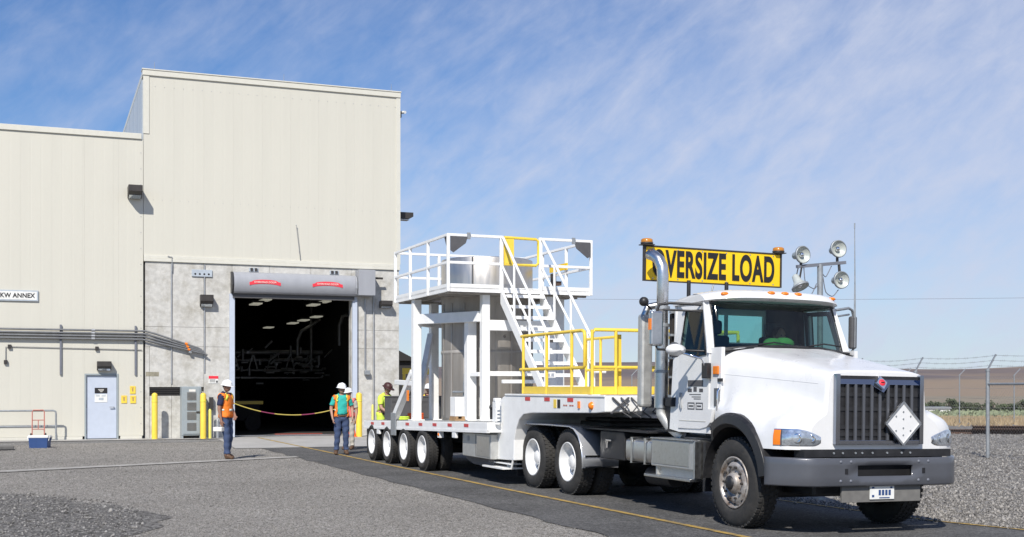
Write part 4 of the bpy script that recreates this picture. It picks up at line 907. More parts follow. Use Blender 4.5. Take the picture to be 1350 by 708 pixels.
# ---- wheels
def tyre_mb(ro, ri, w, side, tread=True, n=40):
    """outer face at x = 0, body towards +x (width w); side = +1/-1"""
    mb = MB(); s = side
    prof = [(ri, .035), (ri + .012, .012), (ri + .05, .0), ((ro + ri) / 2, -.006), (ro - .06, .006), (ro - .018, .03), (ro - .004, .05), (ro, .065), (ro, w - .065), (ro - .004, w - .05), (ro - .02, w - .03), (ro - .07, w - .004), ((ro + ri) / 2, w), (ri + .03, w - .01), (ri, w - .04)]
    rings = [[(s * x, r * math.cos(2 * math.pi * j / n), r * math.sin(2 * math.pi * j / n)) for j in range(n)] for r, x in prof]
    mb.loft(rings, True, False, True)
    if tread: # lugs
        k = 46
        for i in range(k):
            for row, (xa, xb) in enumerate(((.03, .075), (.095, w / 2 - .008), (w / 2 + .008, w - .095), (w - .075, w - .03))):
                a0 = 2 * math.pi * (i + (row % 2) * .5) / k; a1 = a0 + 2 * math.pi / k * .62; r0 = ro - .022 if row in (0, 3) else ro - .004; r1 = ro + .010 if row in (1, 2) else ro + .006
                P_ = [(s * x, r * math.cos(a), r * math.sin(a)) for r in (r0, r1) for x, a in ((xa, a0), (xb, a0), (xb, a1), (xa, a1))]
                mb.add(P_, [(4, 5, 6, 7), (0, 1, 5, 4), (1, 2, 6, 5), (2, 3, 7, 6), (3, 0, 4, 7)])
    return mb
def front_wheel(s):
    w = MB(); prof = [(.30, .03), (.305, .005), (.292, .0), (.278, .02), (.268, .07), (.262, .055), (.235, .025), (.21, .012), (.165, .012), (.155, .03), (.12, .03), (.118, -.01), (.10, -.035), (.06, -.045), (.001, -.047)]
    w.lathe([(r, s * x) for r, x in prof], (s * -1.175, 0, .52), (1, 0, 0), 36) if False else w.loft([[(s * (-0 + x), r * math.cos(2 * math.pi * j / 36), r * math.sin(2 * math.pi * j / 36)) for j in range(36)] for r, x in prof], True, False, True)
    o = w.build('wheel', 'dirtyrim', T); o.location = (-s * 1.175, 0, .52)
    t = tyre_mb(.525, .298, .30, s).build('tyre', 'rubber', o)
    m_ = MB()
    for i in range(10):
        a = 2 * math.pi * i / 10; m_.cyl((s * .02, .187 * math.cos(a), .187 * math.sin(a)), (s * -.018, .187 * math.cos(a), .187 * math.sin(a)), .014, n=7)
    m_.build('lug_nut', 'bronze', o, kind='stuff')
    m_ = MB()
    for i in range(10):
        a = 2 * math.pi * (i + .5) / 10; c = Vector((s * .029, .248 * math.cos(a), .248 * math.sin(a))); m_.lathe([(.001, 0), (.021, .0)], c, (1, 0, 0), 10)
    m_.build('hand_hole', 'ink', o, kind='stuff')
    m_ = MB(); m_.loft([[(s * x, r * math.cos(2 * math.pi * j / 16), r * math.sin(2 * math.pi * j / 16)) for j in range(16)] for r, x in ((.085, -.03), (.08, -.055), (.05, -.07), (.001, -.072))], True, False, True); m_.build('hub_cap', 'blackpaint', o)
    return o
for s in (1, -1): front_wheel(s)
def dish_wheel(par, v, b, w, s, ro, rr, tw, dual=True, m='white'):
    d = .15
    prof = [(rr + .02, .045), (rr + .018, .012), (rr + .004, .004), (rr - .012, .02), (rr - .03, d * .7), (rr - .05, d), (rr * .62, d + .012), (rr * .55, d - .0), (rr * .40, d - .02), (rr * .38, d - .06), (rr * .30, d - .08), (.001, d - .085)]
    o = MB().loft([[(s * x, r * math.cos(2 * math.pi * j / 32), r * math.sin(2 * math.pi * j / 32)) for j in range(32)] for r, x in prof], True, False, True).build('wheel', m, par)
    o.location = (v, b, w)
    tyre_mb(ro, rr + .012, tw, s, tread=True, n=36).build('tyre', 'rubber', o)
    if dual:
        t2 = tyre_mb(ro, rr + .012, tw, s, tread=True, n=36).build('tyre', 'rubber', o); t2.location = (s * (tw + .06), 0, 0)
    m_ = MB()
    for i in range(10):
        a = 2 * math.pi * i / 10; rq = rr * .5; m_.cyl((s * d, rq * math.cos(a), rq * math.sin(a)), (s * (d - .03), rq * math.cos(a), rq * math.sin(a)), .014, n=6)
    m_.build('lug_nut', 'railgrey', o, kind='stuff')
    m_ = MB()
    for i in range(5):
        a = 2 * math.pi * (i + .3) / 5; rq = rr * .72; m_.lathe([(.001, 0), (.022, 0)], (s * (d + .004), rq * math.cos(a), rq * math.sin(a)), (1, 0, 0), 10)
    m_.build('hand_hole', 'ink', o, kind='stuff')
    return o
def dup_wheel(o, par, loc):
    c = dup(o, par); c.location = loc; return c
dw = dish_wheel(T, -1.17, 4.64, .495, 1, .50, .285, .27); dup_wheel(dw, T, (-1.17, 5.98, .495))
dw = dish_wheel(T, 1.17, 4.64, .495, -1, .50, .285, .27); dup_wheel(dw, T, (1.17, 5.98, .495))
m_ = MB()
for s in (-1, 1): m_.box(s * .43 - .045, s * .43 + .045, -1.0, 6.6, .76, 1.0)
for b in (2.1, 3.4, 4.64, 5.98): m_.box(-.4, .4, b - .06, b + .06, .78, .96)
m_.build('chassis_rail', 'blackpaint', T)
m_ = MB(); m_.cyl((-1.0, 0, .5), (1.0, 0, .5), .06)
for b in (4.64, 5.98): m_.cyl((-.9, b, .495), (.9, b, .495), .09); m_.sphere((0, b, .5), .24, 14, 10)
m_.tube([(0, 1.6, .75), (0, 4.5, .55)], .05, 8); m_.box(-.35, .35, -.5, 1.4, .55, 1.1); m_.box(-.3, .3, -.9, -.2, .6, 1.3); m_.build('axle_and_drivetrain', 'blackpaint', T)
m_ = MB(); m_.box(-.5, .5, 4.55, 5.6, 1.02, 1.10); m_.box(-.46, .46, 4.6, 5.5, 1.10, 1.16); m_.build('fifth_wheel', 'blackpaint', T, bevel=.02)
# chrome full fenders over the drive wheels
def fender_profile():
    P_ = [(4.02, .44), (4.03, .62), (4.08, .78), (4.19, .93), (4.34, 1.02), (4.50, 1.05), (5.3, 1.055), (6.15, 1.05), (6.32, 1.01), (6.46, .92), (6.56, .78), (6.60, .62)]
    return P_
for s in (-1, 1):
    m_ = MB(); fp_ = fender_profile(); rings = []
    for b, w in fp_:
        rings.append([(s * 1.205, b, w - .025), (s * 1.20, b, w - .004), (s * 1.185, b, w), (s * .60, b, w)])
    m_.loft(rings, closed=False, sm=True); m_.build('wheel_fender', 'polish', T, solid=.008)
    MB().box(s * .66, s * 1.16, 4.008, 4.016, .60, .625).box(s * .62, s * 1.16, 4.0, 4.012, .44, .46).build('fender_bead', 'chrome', T)
    MB().box(s * .6, s * 1.16, 6.62, 6.63, .15, .75).build('mud_flap', 'black', T)
# ---- boxes and tank between the axles
for s in (-1, 1):
    m_ = MB(); m_.loft([[(s * (.86 + .27 * math.copysign(abs(math.cos(a)) ** .34, math.cos(a))), b, .775 + .165 * math.copysign(abs(math.sin(a)) ** .34, math.sin(a))) for a in [2 * math.pi * j / 24 for j in range(24)]] for b in (2.06, 2.78)], True, True, True); ft = m_.build('fuel_tank', 'alu', T)
    for b in (2.22, 2.6):
        MB().box(s * .58, s * 1.145, b - .025, b + .025, .60, .605).box(s * 1.132, s * 1.14, b - .025, b + .025, .605, .945).box(s * .58, s * 1.145, b - .025, b + .025, .946, .951).build('strap', 'alu', ft)
    MB().box(s * .60, s * 1.15, .92, 2.02, .60, .955).build('tool_box', 'aludull', T, bevel=.012)
    m_ = MB(); m_.box(s * 1.151, s * 1.157, 1.04, 1.98, .635, .935); bd = m_.build('box_door', 'alu', T, bevel=.003)
    MB().box(s * .60, s * 1.165, .885, .918, .50, .96).build('end_plate', 'alu', T, bevel=.005)
    MB().box(s * .60, s * 1.17, .93, 2.02, .956, .972).build('tread_plate', 'alu', T, bevel=.003)
    if s > 0: continue
    MB().box(s * .85, s * 1.20, .94, 2.12, .455, .49).build('step', 'alu', T, bevel=.006)
    MB().box(s * .9, s * 1.12, .95, .99, .49, .6).box(s * .9, s * 1.12, 1.9, 1.94, .49, .6).box(s * 1.06, s * 1.075, .99, 1.9, .49, .6).build('step_bracket', 'aludull', T)
    MB().box(s * .50, s * 1.02, 3.05, 3.80, .60, 1.0).build('battery_box', 'blackpaint', T, bevel=.015)
    m_ = MB(); m_.cyl((s * 1.04, 3.55, .84), (s * 1.02, 3.55, .84), .04); m_.cyl((s * 1.045, 3.55, .87), (s * 1.045, 3.38, .87), .016); m_.box(s * 1.02, s * 1.04, 3.52, 3.58, .76, .88); m_.build('box_latch', 'chrome', T)
    MB().cyl((s * .72, 2.1, .42), (s * .72, 2.75, .42), .13, n=16).build('air_tank', 'blackpaint', T)
    MB().cyl((s * .98, .76, .62), (s * .98, .76, .84), .035, n=10).build('filter_canister', 'white', T)
    MB().box(s * .7, s * 1.06, .80, .86, .35, .95).build('added_dark_panel', 'blackpaint', T)  # black panel added to keep the view beneath the truck dark
MB().box(.50, 1.02, 3.05, 3.80, .60, 1.0).build('battery_box', 'blackpaint', T, bevel=.015)
MB().box(-.85, .85, -.30, .30, .36, .60).box(-.7, .7, -.9, -.3, .42, .62).build('front_axle_beam', 'blackpaint', T, bevel=.03)  # lowered block added to darken the gap under the bumper
MB().box(-.40, .40, 1.9, 4.2, 1.005, 1.03).build('deck_plate', 'aludull', T)
MB().box(-1.05, -.45, 2.3, 4.4, 1.01, 1.035).build('deck_plate', 'blackpaint', T)
# ---- cab
def cv(w): return 1.015 - .075 * max(0, w - 2.05) / .65
for s in (-1, 1):
    m_ = MB()
    Q = lambda *pts: m_.quad(*[(s * cv(w), b, w) for b, w in pts])
    # body side round the door: front post, sill, rear corner, header
    Q((.55, 1.36), (.79, 1.36), (.79, 2.12), (.55, 2.12)); Q((.79, 1.06), (1.55, 1.06), (1.55, 1.10), (.79, 1.14)); Q((.79, 1.14), (.79, 1.36), (.66, 1.36), (.70, 1.2))
    Q((1.545, 1.06), (1.78, 1.09), (1.78, 2.70), (1.545, 2.70)); Q((.79, 2.12), (.79, 2.05), (1.02, 2.66), (1.02, 2.72)); Q((1.02, 2.66), (1.545, 2.67), (1.545, 2.72), (1.02, 2.72))
    m_.build('cab_side', 'white', T, solid=.05 if s > 0 else .05)
    d = MB(); 
    D = lambda *pts: d.quad(*[(s * (cv(w) + .014), b, w) for b, w in pts])
    D((.80, 1.15), (1.0, 1.115), (1.54, 1.11), (1.54, 1.96), (.80, 1.96)); D((.80, 1.96), (1.54, 1.96), (1.50, 2.09), (1.12, 2.02), (.865, 2.03), (.80, 2.05)); D((.80, 2.05), (.865, 2.03), (1.05, 2.60), (1.02, 2.65)); D((1.02, 2.65), (1.05, 2.60), (1.47, 2.61), (1.54, 2.66)); D((1.54, 2.66), (1.47, 2.61), (1.50, 2.09), (1.54, 1.96))
    do = d.build('door', 'white', T, solid=.045)
    l_ = MB(); LQ = lambda *pts: l_.quad(*[(s * (cv(w) - .06), b, w) for b, w in pts])
    LQ((.80, 1.15), (1.0, 1.115), (1.54, 1.11), (1.54, 1.96), (.80, 1.96)); LQ((.80, 1.96), (1.54, 1.96), (1.50, 2.09), (1.12, 2.02), (.865, 2.03), (.80, 2.05)); LQ((1.54, 2.66), (1.47, 2.61), (1.50, 2.09), (1.54, 1.96)); LQ((1.54, 1.1), (1.74, 1.1), (1.74, 2.68), (1.54, 2.68)); LQ((1.02, 2.65), (1.05, 2.60), (1.47, 2.61), (1.54, 2.66)); LQ((.79, 2.05), (.865, 2.03), (1.05, 2.60), (1.0, 2.66)); l_.build('door_lining', 'interior', do)
    g_ = MB(); g_.quad(*[(s * (cv(w) + .006), b, w) for b, w in ((.85, 2.02), (1.12, 2.01), (1.51, 2.08), (1.48, 2.62), (1.04, 2.61))]); g_.build('side_window', 'glassdark', do)
    f_ = MB(); f_.tube([(s * (cv(w) + .018), b, w) for b, w in ((.865, 2.03), (1.12, 2.02), (1.50, 2.09), (1.47, 2.61), (1.05, 2.60))], .012, 6, closed=True); f_.build('window_seal', 'black', do)
    m_ = MB(); m_.tube([(s * (cv(1.5) + .03), 1.44, 1.36), (s * (cv(1.5) + .05), 1.45, 1.45), (s * (cv(1.5) + .03), 1.46, 1.56)], .014, 6); m_.build('door_handle', 'railgrey', do)
    m_ = MB(); x = s * (cv(1.5) + .0165); xi = s * (cv(1.5) + .0148)
    m_.box(x, xi, .93, 1.30, 1.64, 1.72); m_.box(x, xi, .93, 1.02, 1.57, 1.615); m_.box(x, xi, 1.08, 1.16, 1.575, 1.635); m_.box(x, xi, 1.20, 1.30, 1.57, 1.615); m_.build('door_decal', 'darkgrey', do)
    m_ = MB()
    for z in (1.535, 1.505, 1.48): m_.box(x, xi, .98, 1.26 - (1.535 - z) * 2, z, z + .010)
    for q in (0, 1): m_.box(x, xi, .93 + q * .20, 1.10 + q * .20, 1.35, 1.365); m_.box(x, xi, .93 + q * .20, 1.10 + q * .20, 1.425, 1.44); m_.box(x, xi, .93 + q * .20, .945 + q * .20, 1.365, 1.425); m_.box(x, xi, 1.085 + q * .20, 1.10 + q * .20, 1.365, 1.425)
    m_.box(x, xi, .97, 1.07, 1.385, 1.405); m_.box(x, xi, 1.16, 1.27, 1.385, 1.405); m_.build('door_lettering', 'darkgrey', do)
    m_ = MB(); m_.box(s * 1.03, s * 1.034, .86, 1.50, 1.205, 1.212); m_.build('door_crease', 'creamtrim', do)
    m_ = MB(); m_.box(s * 1.018, s * 1.036, .58, .70, 1.79, 1.89); m_.build('side_marker', 'orange', T, bevel=.006)
    m_ = MB(); m_.box(s * 1.01, s * 1.027, .57, .68, 1.40, 1.62); m_.build('vent_slot', 'bumper', T); MB().tube([(s * 1.02, .56, 1.62), (s * 1.05, .56, 1.58), (s * 1.05, .56, 1.35), (s * 1.02, .56, 1.32)], .012, 6).build('grab_handle', 'chrome', T)
m_ = MB() # back wall with window
for v0, v1, w0, w1 in ((-.96, -.32, 1.08, 2.76), (.38, .96, 1.08, 2.76), (-.32, .38, 1.08, 2.24), (-.32, .38, 2.60, 2.76)): m_.box(v0, v1, 1.74, 1.775, w0, w1)
m_.build('back_wall', 'white', T); MB().box(-.32, .38, 1.752, 1.76, 2.24, 2.60).build('rear_window', 'glass', T)
MB().box(-.95, .95, .70, 1.74, 1.10, 1.16).build('cab_floor', 'interior', T)
m_ = MB(); m_.box(-.93, .93, 1.70, 1.735, 1.16, 2.22); m_.box(-.93, -.36, 1.70, 1.735, 2.22, 2.70); m_.box(.42, .93, 1.70, 1.735, 2.22, 2.70); m_.box(-.93, .93, .95, 1.72, 2.68, 2.70); m_.build('cab_lining', 'interior', T)
da = MB(); da.loft([[(v, b, w) for v in (-.94, -.5, 0, .5, .94)] for b, w in ((.62, 2.10), (.85, 2.12), (1.0, 2.06), (1.05, 1.9), (1.0, 1.3))], closed=False, sm=True); da.build('dashboard', 'interior', T, solid=.03)
sw_ = MB(); c0 = Vector((.48, 1.13, 2.14)); ax = Vector((0, -.45, .9)).normalized(); a_ = ax.orthogonal().normalized(); b_ = ax.cross(a_)
sw_.tube([c0 + (a_ * math.cos(2 * math.pi * i / 24) + b_ * math.sin(2 * math.pi * i / 24)) * .215 for i in range(24)], .016, 6, closed=True); sw_.tube([c0 + a_ * .2, c0 - a_ * .2], .014, 6); sw_.tube([c0, (.48, .9, 1.95)], .03, 8); sw_.build('steering_wheel', 'black', T)
for v in (-.48, .48):
    m_ = MB(); m_.box(v - .24, v + .24, 1.2, 1.62, 1.5, 1.66); m_.box(v - .23, v + .23, 1.55, 1.68, 1.66, 2.32); m_.box(v - .13, v + .13, 1.57, 1.67, 2.33, 2.52); m_.build('seat', 'interior', T, bevel=.04)
# windshield
wsb = [(-.965, .80, 2.085), (-.90, .74, 2.10), (-.5, .64, 2.135), (0, .60, 2.15), (.5, .64, 2.135), (.90, .74, 2.10), (.965, .80, 2.085)]
wst = [(-.905, 1.0, 2.725), (-.85, .955, 2.742), (-.5, .87, 2.762), (0, .84, 2.772), (.5, .87, 2.762), (.85, .955, 2.742), (.905, 1.0, 2.725)]
ws = MB(); ws.loft([wsb, [tuple((a + b) / 2 + (0, -.012, .0)[i] for i, (a, b) in enumerate(zip(p, q))) for p, q in zip(wsb, wst)], wst], closed=False, sm=True); wo = ws.build('windshield', 'glass', T)
MB().tube(wsb + list(reversed(wst)), .024, 8, closed=True).build('windshield_seal', 'black', wo)
m_ = MB(); 
for v in (-.45, .3): m_.tube([(v, .60, 2.165), (v + .25, .635, 2.20), (v + .52, .66, 2.175)], .010, 5)
m_.build('wiper', 'black', wo)
m_ = MB(); m_.loft([[(-.99, .56, 2.06), (-.6, .55, 2.11), (0, .54, 2.135), (.6, .55, 2.11), (.99, .56, 2.06)], [(-.97, .80, 2.09), (-.5, .645, 2.14), (0, .605, 2.155), (.5, .645, 2.14), (.97, .80, 2.09)]], closed=False); m_.build('cowl', 'black', T)
for s in (-1, 1):
    m_ = MB(); m_.loft([[(s * 1.015, .79, 2.05), (s * 1.0, .72, 2.06), (s * .955, .79, 2.10)], [(s * .945, 1.03, 2.71), (s * .93, .985, 2.71), (s * .895, .995, 2.71)]], closed=True, cap=True); m_.build('windshield_pillar', 'white', T)
# roof cap with visor lip
rv = np.linspace(-1, 1, 21); rings = []
for v in rv:
    a = abs(v); bf = .66 + .05 * a ** 2 + .26 * a ** 5; dr_ = .045 * a ** 4 + .012 * a ** 2; vv = v * 1.0
    rings.append([(vv, bf + .03, 2.745 - dr_ * .6), (vv, bf - .004, 2.75 - dr_ * .6), (vv, bf, 2.768 - dr_ * .7), (vv, bf + .035, 2.815 - dr_), (vv, bf + .10, 2.845 - dr_), (vv, bf + .3, 2.872 - dr_), (vv * .99, 1.25, 2.875 - dr_ * 1.2), (vv * .985, 1.6, 2.85 - dr_ * 1.3), (vv * .98, 1.75, 2.82 - dr_ * 1.4), (vv * .98, 1.79, 2.76 - dr_ * .7), (vv * .98, 1.79, 2.69), (vv * .97, 1.0, 2.70)])
m_ = MB(); m_.loft(rings, True, True, True); rf = m_.build('roof', 'white', T)
q = rf.modifiers.new('es', 'EDGE_SPLIT'); q.split_angle = R(50)
for v in (-.80, -.20, 0, .20, .80):
    a = abs(v); bf = .66 + .05 * a ** 2 + .26 * a ** 5; dr_ = .045 * a ** 4 + .012 * a ** 2
    m_ = MB(); m_.sphere((v, bf + .045, 2.818 - dr_), .05, 10, 6, (1.15, .75, .5)); m_.build('roof_marker', 'orange', rf)
# mirrors, stacks, antenna
for s in (-1, 1):
    mz = .04 if s > 0 else 0
    xa, xb = (1.42, 1.60) if s < 0 else (1.44, 1.54)
    m_ = MB(); m_.box(s * xa, s * xb, 1.24, 1.32, 2.14 + mz, 2.58 + mz); mo = m_.build('mirror', 'alu' if s < 0 else 'darkgrey', T, bevel=.025)
    MB().box(s * (xa + .015), s * (xb - .015), 1.321, 1.326, 2.17 + mz, 2.55 + mz).build('mirror_glass', 'lens', mo)
    if s < 0: MB().box(s * 1.605, s * 1.62, 1.22, 1.28, 2.34, 2.48).build('mirror_marker', 'orange', mo)
    m_ = MB(); m_.tube([(s * .96, 1.02, 2.66), (s * 1.36, 1.2, 2.68 + mz), (s * 1.47, 1.27, 2.66 + mz), (s * 1.50, 1.28, 2.58 + mz)], .018, 8); m_.tube([(s * .99, 1.05, 2.58), (s * 1.42, 1.27, 2.60 + mz)], .013, 6); m_.tube([(s * 1.0, .95, 2.08), (s * 1.48, 1.28, 2.10 + mz), (s * 1.51, 1.28, 2.15 + mz)], .015, 8); m_.build('mirror_arm', 'black' if s < 0 else 'railgrey', mo)
    if s > 0: continue
    # round hood side mirror on a curved arm
    m_ = MB(); c = Vector((s * 1.36, 1.02, 2.09))
    rings = []
    for i in range(9):
        f = i / 8; r = .105 * math.sin(math.pi * (.06 + .5 * f)); rings.append([c + Vector((r * 1.25 * math.cos(2 * math.pi * j / 16), .11 * (f - .75) * 1.6, r * .72 * math.sin(2 * math.pi * j / 16))) for j in range(16)])
    m_.loft(rings, True, True, True); mo2 = m_.build('convex_mirror', 'white', T)
    MB().lathe([(.001, 0), (.098, 0)], c + Vector((0, .05, 0)), (0, 1, 0), 16).build('mirror_glass', 'bumper', mo2)
    MB().tube([(s * 1.34, 1.0, 2.06), (s * 1.28, .88, 2.03), (s * 1.13, .80, 1.98), (s * 1.08, .80, 1.88)], .014, 7).build('mirror_arm', 'chrome', mo2)
    MB().box(s * 1.03, s * 1.10, .74, .86, 1.74, 1.93).build('mirror_bracket', 'black', mo2, bevel=.01)
s = -1
# exhaust stacks
m_ = MB(); path = [(s * 1.02, 2.0, 1.42), (s * 1.02, 2.0, 3.12), (s * 1.025, 2.01, 3.22), (s * 1.045, 2.06, 3.32), (s * 1.075, 2.14, 3.38), (s * 1.10, 2.22, 3.41)]; m_.tube(path, [.078, .078, .078, .077, .076, .076], 18, cap=False); st = m_.build('exhaust_stack', 'stackmetal', T, solid=.006)
m_ = MB(); m_.cyl((s * 1.02, 2.0, 1.36), (s * 1.02, 2.0, 1.82), .092, n=18); m_.cyl((s * 1.02, 2.0, 1.86), (s * 1.02, 2.0, 2.44), .088, n=18); m_.build('heat_shield', 'alu', st)

for z in (1.84, 2.45, 2.68): MB().cyl((s * 1.02, 2.0, z - .02), (s * 1.02, 2.0, z + .02), .10, n=18).build('clamp', 'railgrey', st)
MB().tube([(s * 1.02, 2.0, 1.36), (s * 1.02, 2.0, 1.28), (s * .95, 1.90, 1.12), (s * .84, 1.74, .98)], .07, 12).build('exhaust_elbow', 'aludull', st)
m_ = MB(); m_.box(s * .95, s * 1.13, 2.36, 2.50, 1.36, 2.62); m_.build('cab_guard_post', 'aludull', T, bevel=.04)
m_ = MB(); m_.tube([(s * 1.06, 2.42, 2.6), (s * 1.02, 2.40, 2.72), (s * .9, 2.36, 2.74)], .05, 10); m_.build('guard_elbow', 'alu', T)
m_ = MB(); m_.box(s * .70, s * .95, 1.86, 1.93, 1.2, 2.6); m_.build('stack_bracket', 'bronze', T)
m_ = MB()
for z in (1.5, 1.75, 2.0, 2.3, 2.6): m_.box(s * .72, s * 1.0, 1.80, 1.86, z, z + .03)
m_.build('bracket_rung', 'railgrey', T)
MB().sphere((-1.19, 2.2, 2.77), .065, 12, 8).cyl((-1.19, 2.2, 2.77), (-1.02, 2.3, 2.68), .014).build('work_lamp', 'black', T)
MB().box(-1.06, -.92, 1.66, 1.83, 1.38, 1.50).box(-1.0, -.9, 1.72, 1.95, 1.05, 1.38).build('cab_mount', 'blackpaint', T, bevel=.01)
MB().tube([(1.50, 1.25, 2.2), (1.50, 1.25, 2.62), (1.495, 1.25, 3.1), (1.48, 1.25, 3.84)], [.014, .014, .009, .005], 7).cyl((1.48, 1.25, 3.80), (1.48, 1.25, 3.87), .009, n=6).build('antenna', 'railgrey', T)
# frame, cross bar and lines behind the cab
m_ = MB(); m_.tube([(-.42, 2.35, 1.0), (-.42, 2.35, 3.1)], .028, 8); m_.tube([(.18, 2.35, 1.0), (.18, 2.35, 3.1)], .028, 8); m_.build('sign_post', 'black', T)
m_ = MB(); m_.tube([(-.1, 2.3, 1.0), (-.1, 2.3, 2.9), (-.05, 2.32, 3.05)], .012, 6); m_.build('air_line', 'railgrey', T)
for v, c in ((-.2, 'blackpaint'), (0, 'orangecone'), (.2, 'navy')):
    pth = [(v, 1.9 + 1.5 * f, 1.55 - .42 * math.sin(math.pi * f) + .02 * math.sin(f * 60)) for f in np.linspace(0, 1, 40)]; MB().tube(pth, .014, 5).build('air_line', c, T)
# ---- green vest on the dash
x = thing('work_vest', 'crumpled green work vest lying on the dashboard behind the windshield', 'vest', tp(-.02, .80, 2.19), YAW_T)
m_ = MB(); m_.sphere((-.09, 0, .0), .13, 12, 8, (1, .7, .6)); m_.sphere((.08, .01, .0), .15, 12, 8, (1.0, .7, .58)); m_.build('cloth', 'green', x)
# ---- oversize load banner
sg = thing('oversize_load_sign', 'yellow OVERSIZE LOAD banner sign mounted above the truck cab', 'sign'); sg.matrix_world = Mt @ Matrix.Translation((0, 2.40, 0))
MB().box(-1.06, 1.09, 0, .03, 3.085, 3.535).build('board', 'signyellow', sg, bevel=.004)
m_ = MB(); m_.box(-1.09, -1.061, -.01, .04, 3.07, 3.55); m_.box(1.091, 1.115, -.01, .04, 3.07, 3.55); m_.box(-1.061, 1.091, -.008, .04, 3.536, 3.555); m_.box(-1.061, 1.091, -.008, .04, 3.07, 3.084); m_.build('frame', 'bronze', sg)
text_mesh('lettering', 'OVERSIZE LOAD', .49, 'ink', sg, (.015, -.006, 3.30), (R(90), 0, 0), sx=.50, bold=.017, space=1.10)
for v in (-1.04, 1.07):
    m_ = MB(); m_.cyl((v, .015, 3.556), (v, .015, 3.585), .06, n=14); m_.box(v - .085, v + .085, -.06, .09, 3.553, 3.565); b_o = m_.build('beacon_base', 'bronze', sg)
    m_ = MB(); m_.lathe([(.080, 3.590), (.082, 3.60), (.078, 3.63), (.06, 3.642), (.001, 3.645)], (v, .015, 0), (0, 0, 1), 16); m_.build('beacon_lens', 'amber', b_o)
    MB().lathe([(.086, 3.575), (.088, 3.588), (.08, 3.592)], (v, .015, 0), (0, 0, 1), 16).build('beacon_rim', 'bronze', b_o)
m_ = MB()
for i in range(6): m_.cyl((-.95 + i * .385, -.004, 3.51), (-.95 + i * .385, 0, 3.51), .011, n=7); m_.cyl((-.95 + i * .385, -.004, 3.11), (-.95 + i * .385, 0, 3.11), .011, n=7)
m_.build('rivet', 'railgrey', sg, kind='stuff')
# ---- flood light mast behind the cab
lm = thing('light_tower', 'towed light tower, its pole with four round floodlights rising behind the truck cab', 'light tower', (6.60, 26.0, -.79 - .1), YAW_T); lm.scale = (1.485,) * 3
MB().tube([(0, 0, .7), (0, 0, 3.48)], .042, 10).build('pole', 'railgrey', lm); MB().beam((-.40, 0, 3.43), (.44, 0, 3.52), .05, .045).build('cross_bar', 'cablem', lm)
MB().box(-.3, .3, -.7, .5, .80, 1.12).build('generator_body', 'white', lm, bevel=.03); MB().box(-.32, .32, -.9, .6, .72, .795).build('trailer_frame', 'darkgrey', lm)
for q in (-.36, .36): MB().lathe([(.03, -.05), (.12, -.05), (.15, -.03), (.15, .03), (.12, .05), (.03, .05)], (q, 0, .685), (1, 0, 0), 18).build('wheel', 'rubber', lm)
for q in (-.8, .5): MB().cyl((0, q, .54), (0, q, .72), .03).build('jack_leg', 'railgrey', lm)
def flood(v, w, yaw, tilt, lab=None):
    m_ = MB(); ax = Vector((math.sin(yaw) * math.cos(tilt), -math.cos(yaw) * math.cos(tilt), math.sin(tilt))); c = Vector((v, -.04, w))
    m_.lathe([(.03, -.20), (.05, -.18), (.06, -.09), (.10, -.03), (.122, .0), (.127, .012), (.120, .016)], c, ax, 24); m_.lathe([(.001, -.06), (.05, -.045), (.097, -.012), (.120, .012)], c, ax, 24); o = m_.build('floodlight', 'reflector', lm)
    MB().lathe([(.117, .0175), (.127, .016), (.129, -.01), (.12, -.01)], c, ax, 24).build('lamp_rim', 'railgrey', o); MB().sphere(c + ax * -.02, .038, 10, 6).build('bulb', 'chrome', o)
    return o
flood(-.33, 3.60, .05, .0); flood(.29, 3.71, -.1, .05); flood(.34, 3.26, -.05, -.03); 
fl = flood(-.37, 3.14, .3, -1.05)
m_ = MB(); m_.tube([(-.33, -.02, 3.43), (-.36, 0, 3.22)], .014, 6); m_.tube([(-.37, 0, 3.44), (-.41, .02, 3.24)], .008, 6); m_.cyl((.30, 0, 3.50), (.30, 0, 3.62), .02); m_.cyl((.33, 0, 3.49), (.34, 0, 3.38), .02); m_.cyl((-.33, 0, 3.44), (-.33, 0, 3.5), .02); m_.build('lamp_yoke', 'bronze', lm)
m_ = MB()
for pts in ([(-.28, 0, 3.42), (-.25, 0, 3.2), (-.1, 0, 3.12), (0, .02, 3.22)], [(.05, 0, 3.3), (.1, 0, 3.08), (.22, 0, 3.02), (.32, 0, 3.12)], [(.2, 0, 3.46), (.1, 0, 3.3), (.03, 0, 3.36)], [(-.3, 0, 3.0), (-.15, 0, 3.04), (-.06, 0, 3.2)]):
    pp_ = interp_rows(pts, 14); m_.tube(pp_, .007, 5)
m_.build('cable', 'cablem', lm)

# ================================================================== TRAILER
tr = thing('lowboy_trailer', 'long white low loader trailer with gooseneck, yellow guard rails and four rear axles', 'trailer', OT, YAW_T)
def zd(b): return .885 + (14.7 - b) * .0215
m_ = MB(); D0, D1, VL, VR = 6.9, 14.72, -1.64, 1.46
m_.loft([[(VL, b, zd(b) - .17), (VR, b, zd(b) - .17), (VR, b, zd(b)), (VL, b, zd(b))] for b in (D0, D1)], True, True); dk = m_.build('deck', 'whiteM', tr, bevel=.012)
m_ = MB(); m_.loft([[(VL + .02, b, zd(b) + .001), (VR - .02, b, zd(b) + .001), (VR - .02, b, zd(b) + .012), (VL + .02, b, zd(b) + .012)] for b in (D0 + .02, D1 - .02)], True, True); m_.build('deck_plate', 'aludull', tr)
m_ = MB(); m_.loft([[(VL - .006, b, zd(b) - .178), (VL + .05, b, zd(b) - .178), (VL + .05, b, zd(b) - .13), (VL - .006, b, zd(b) - .13)] for b in (D0, D1)], True, True); m_.build('deck_flange', 'whiteM', tr)
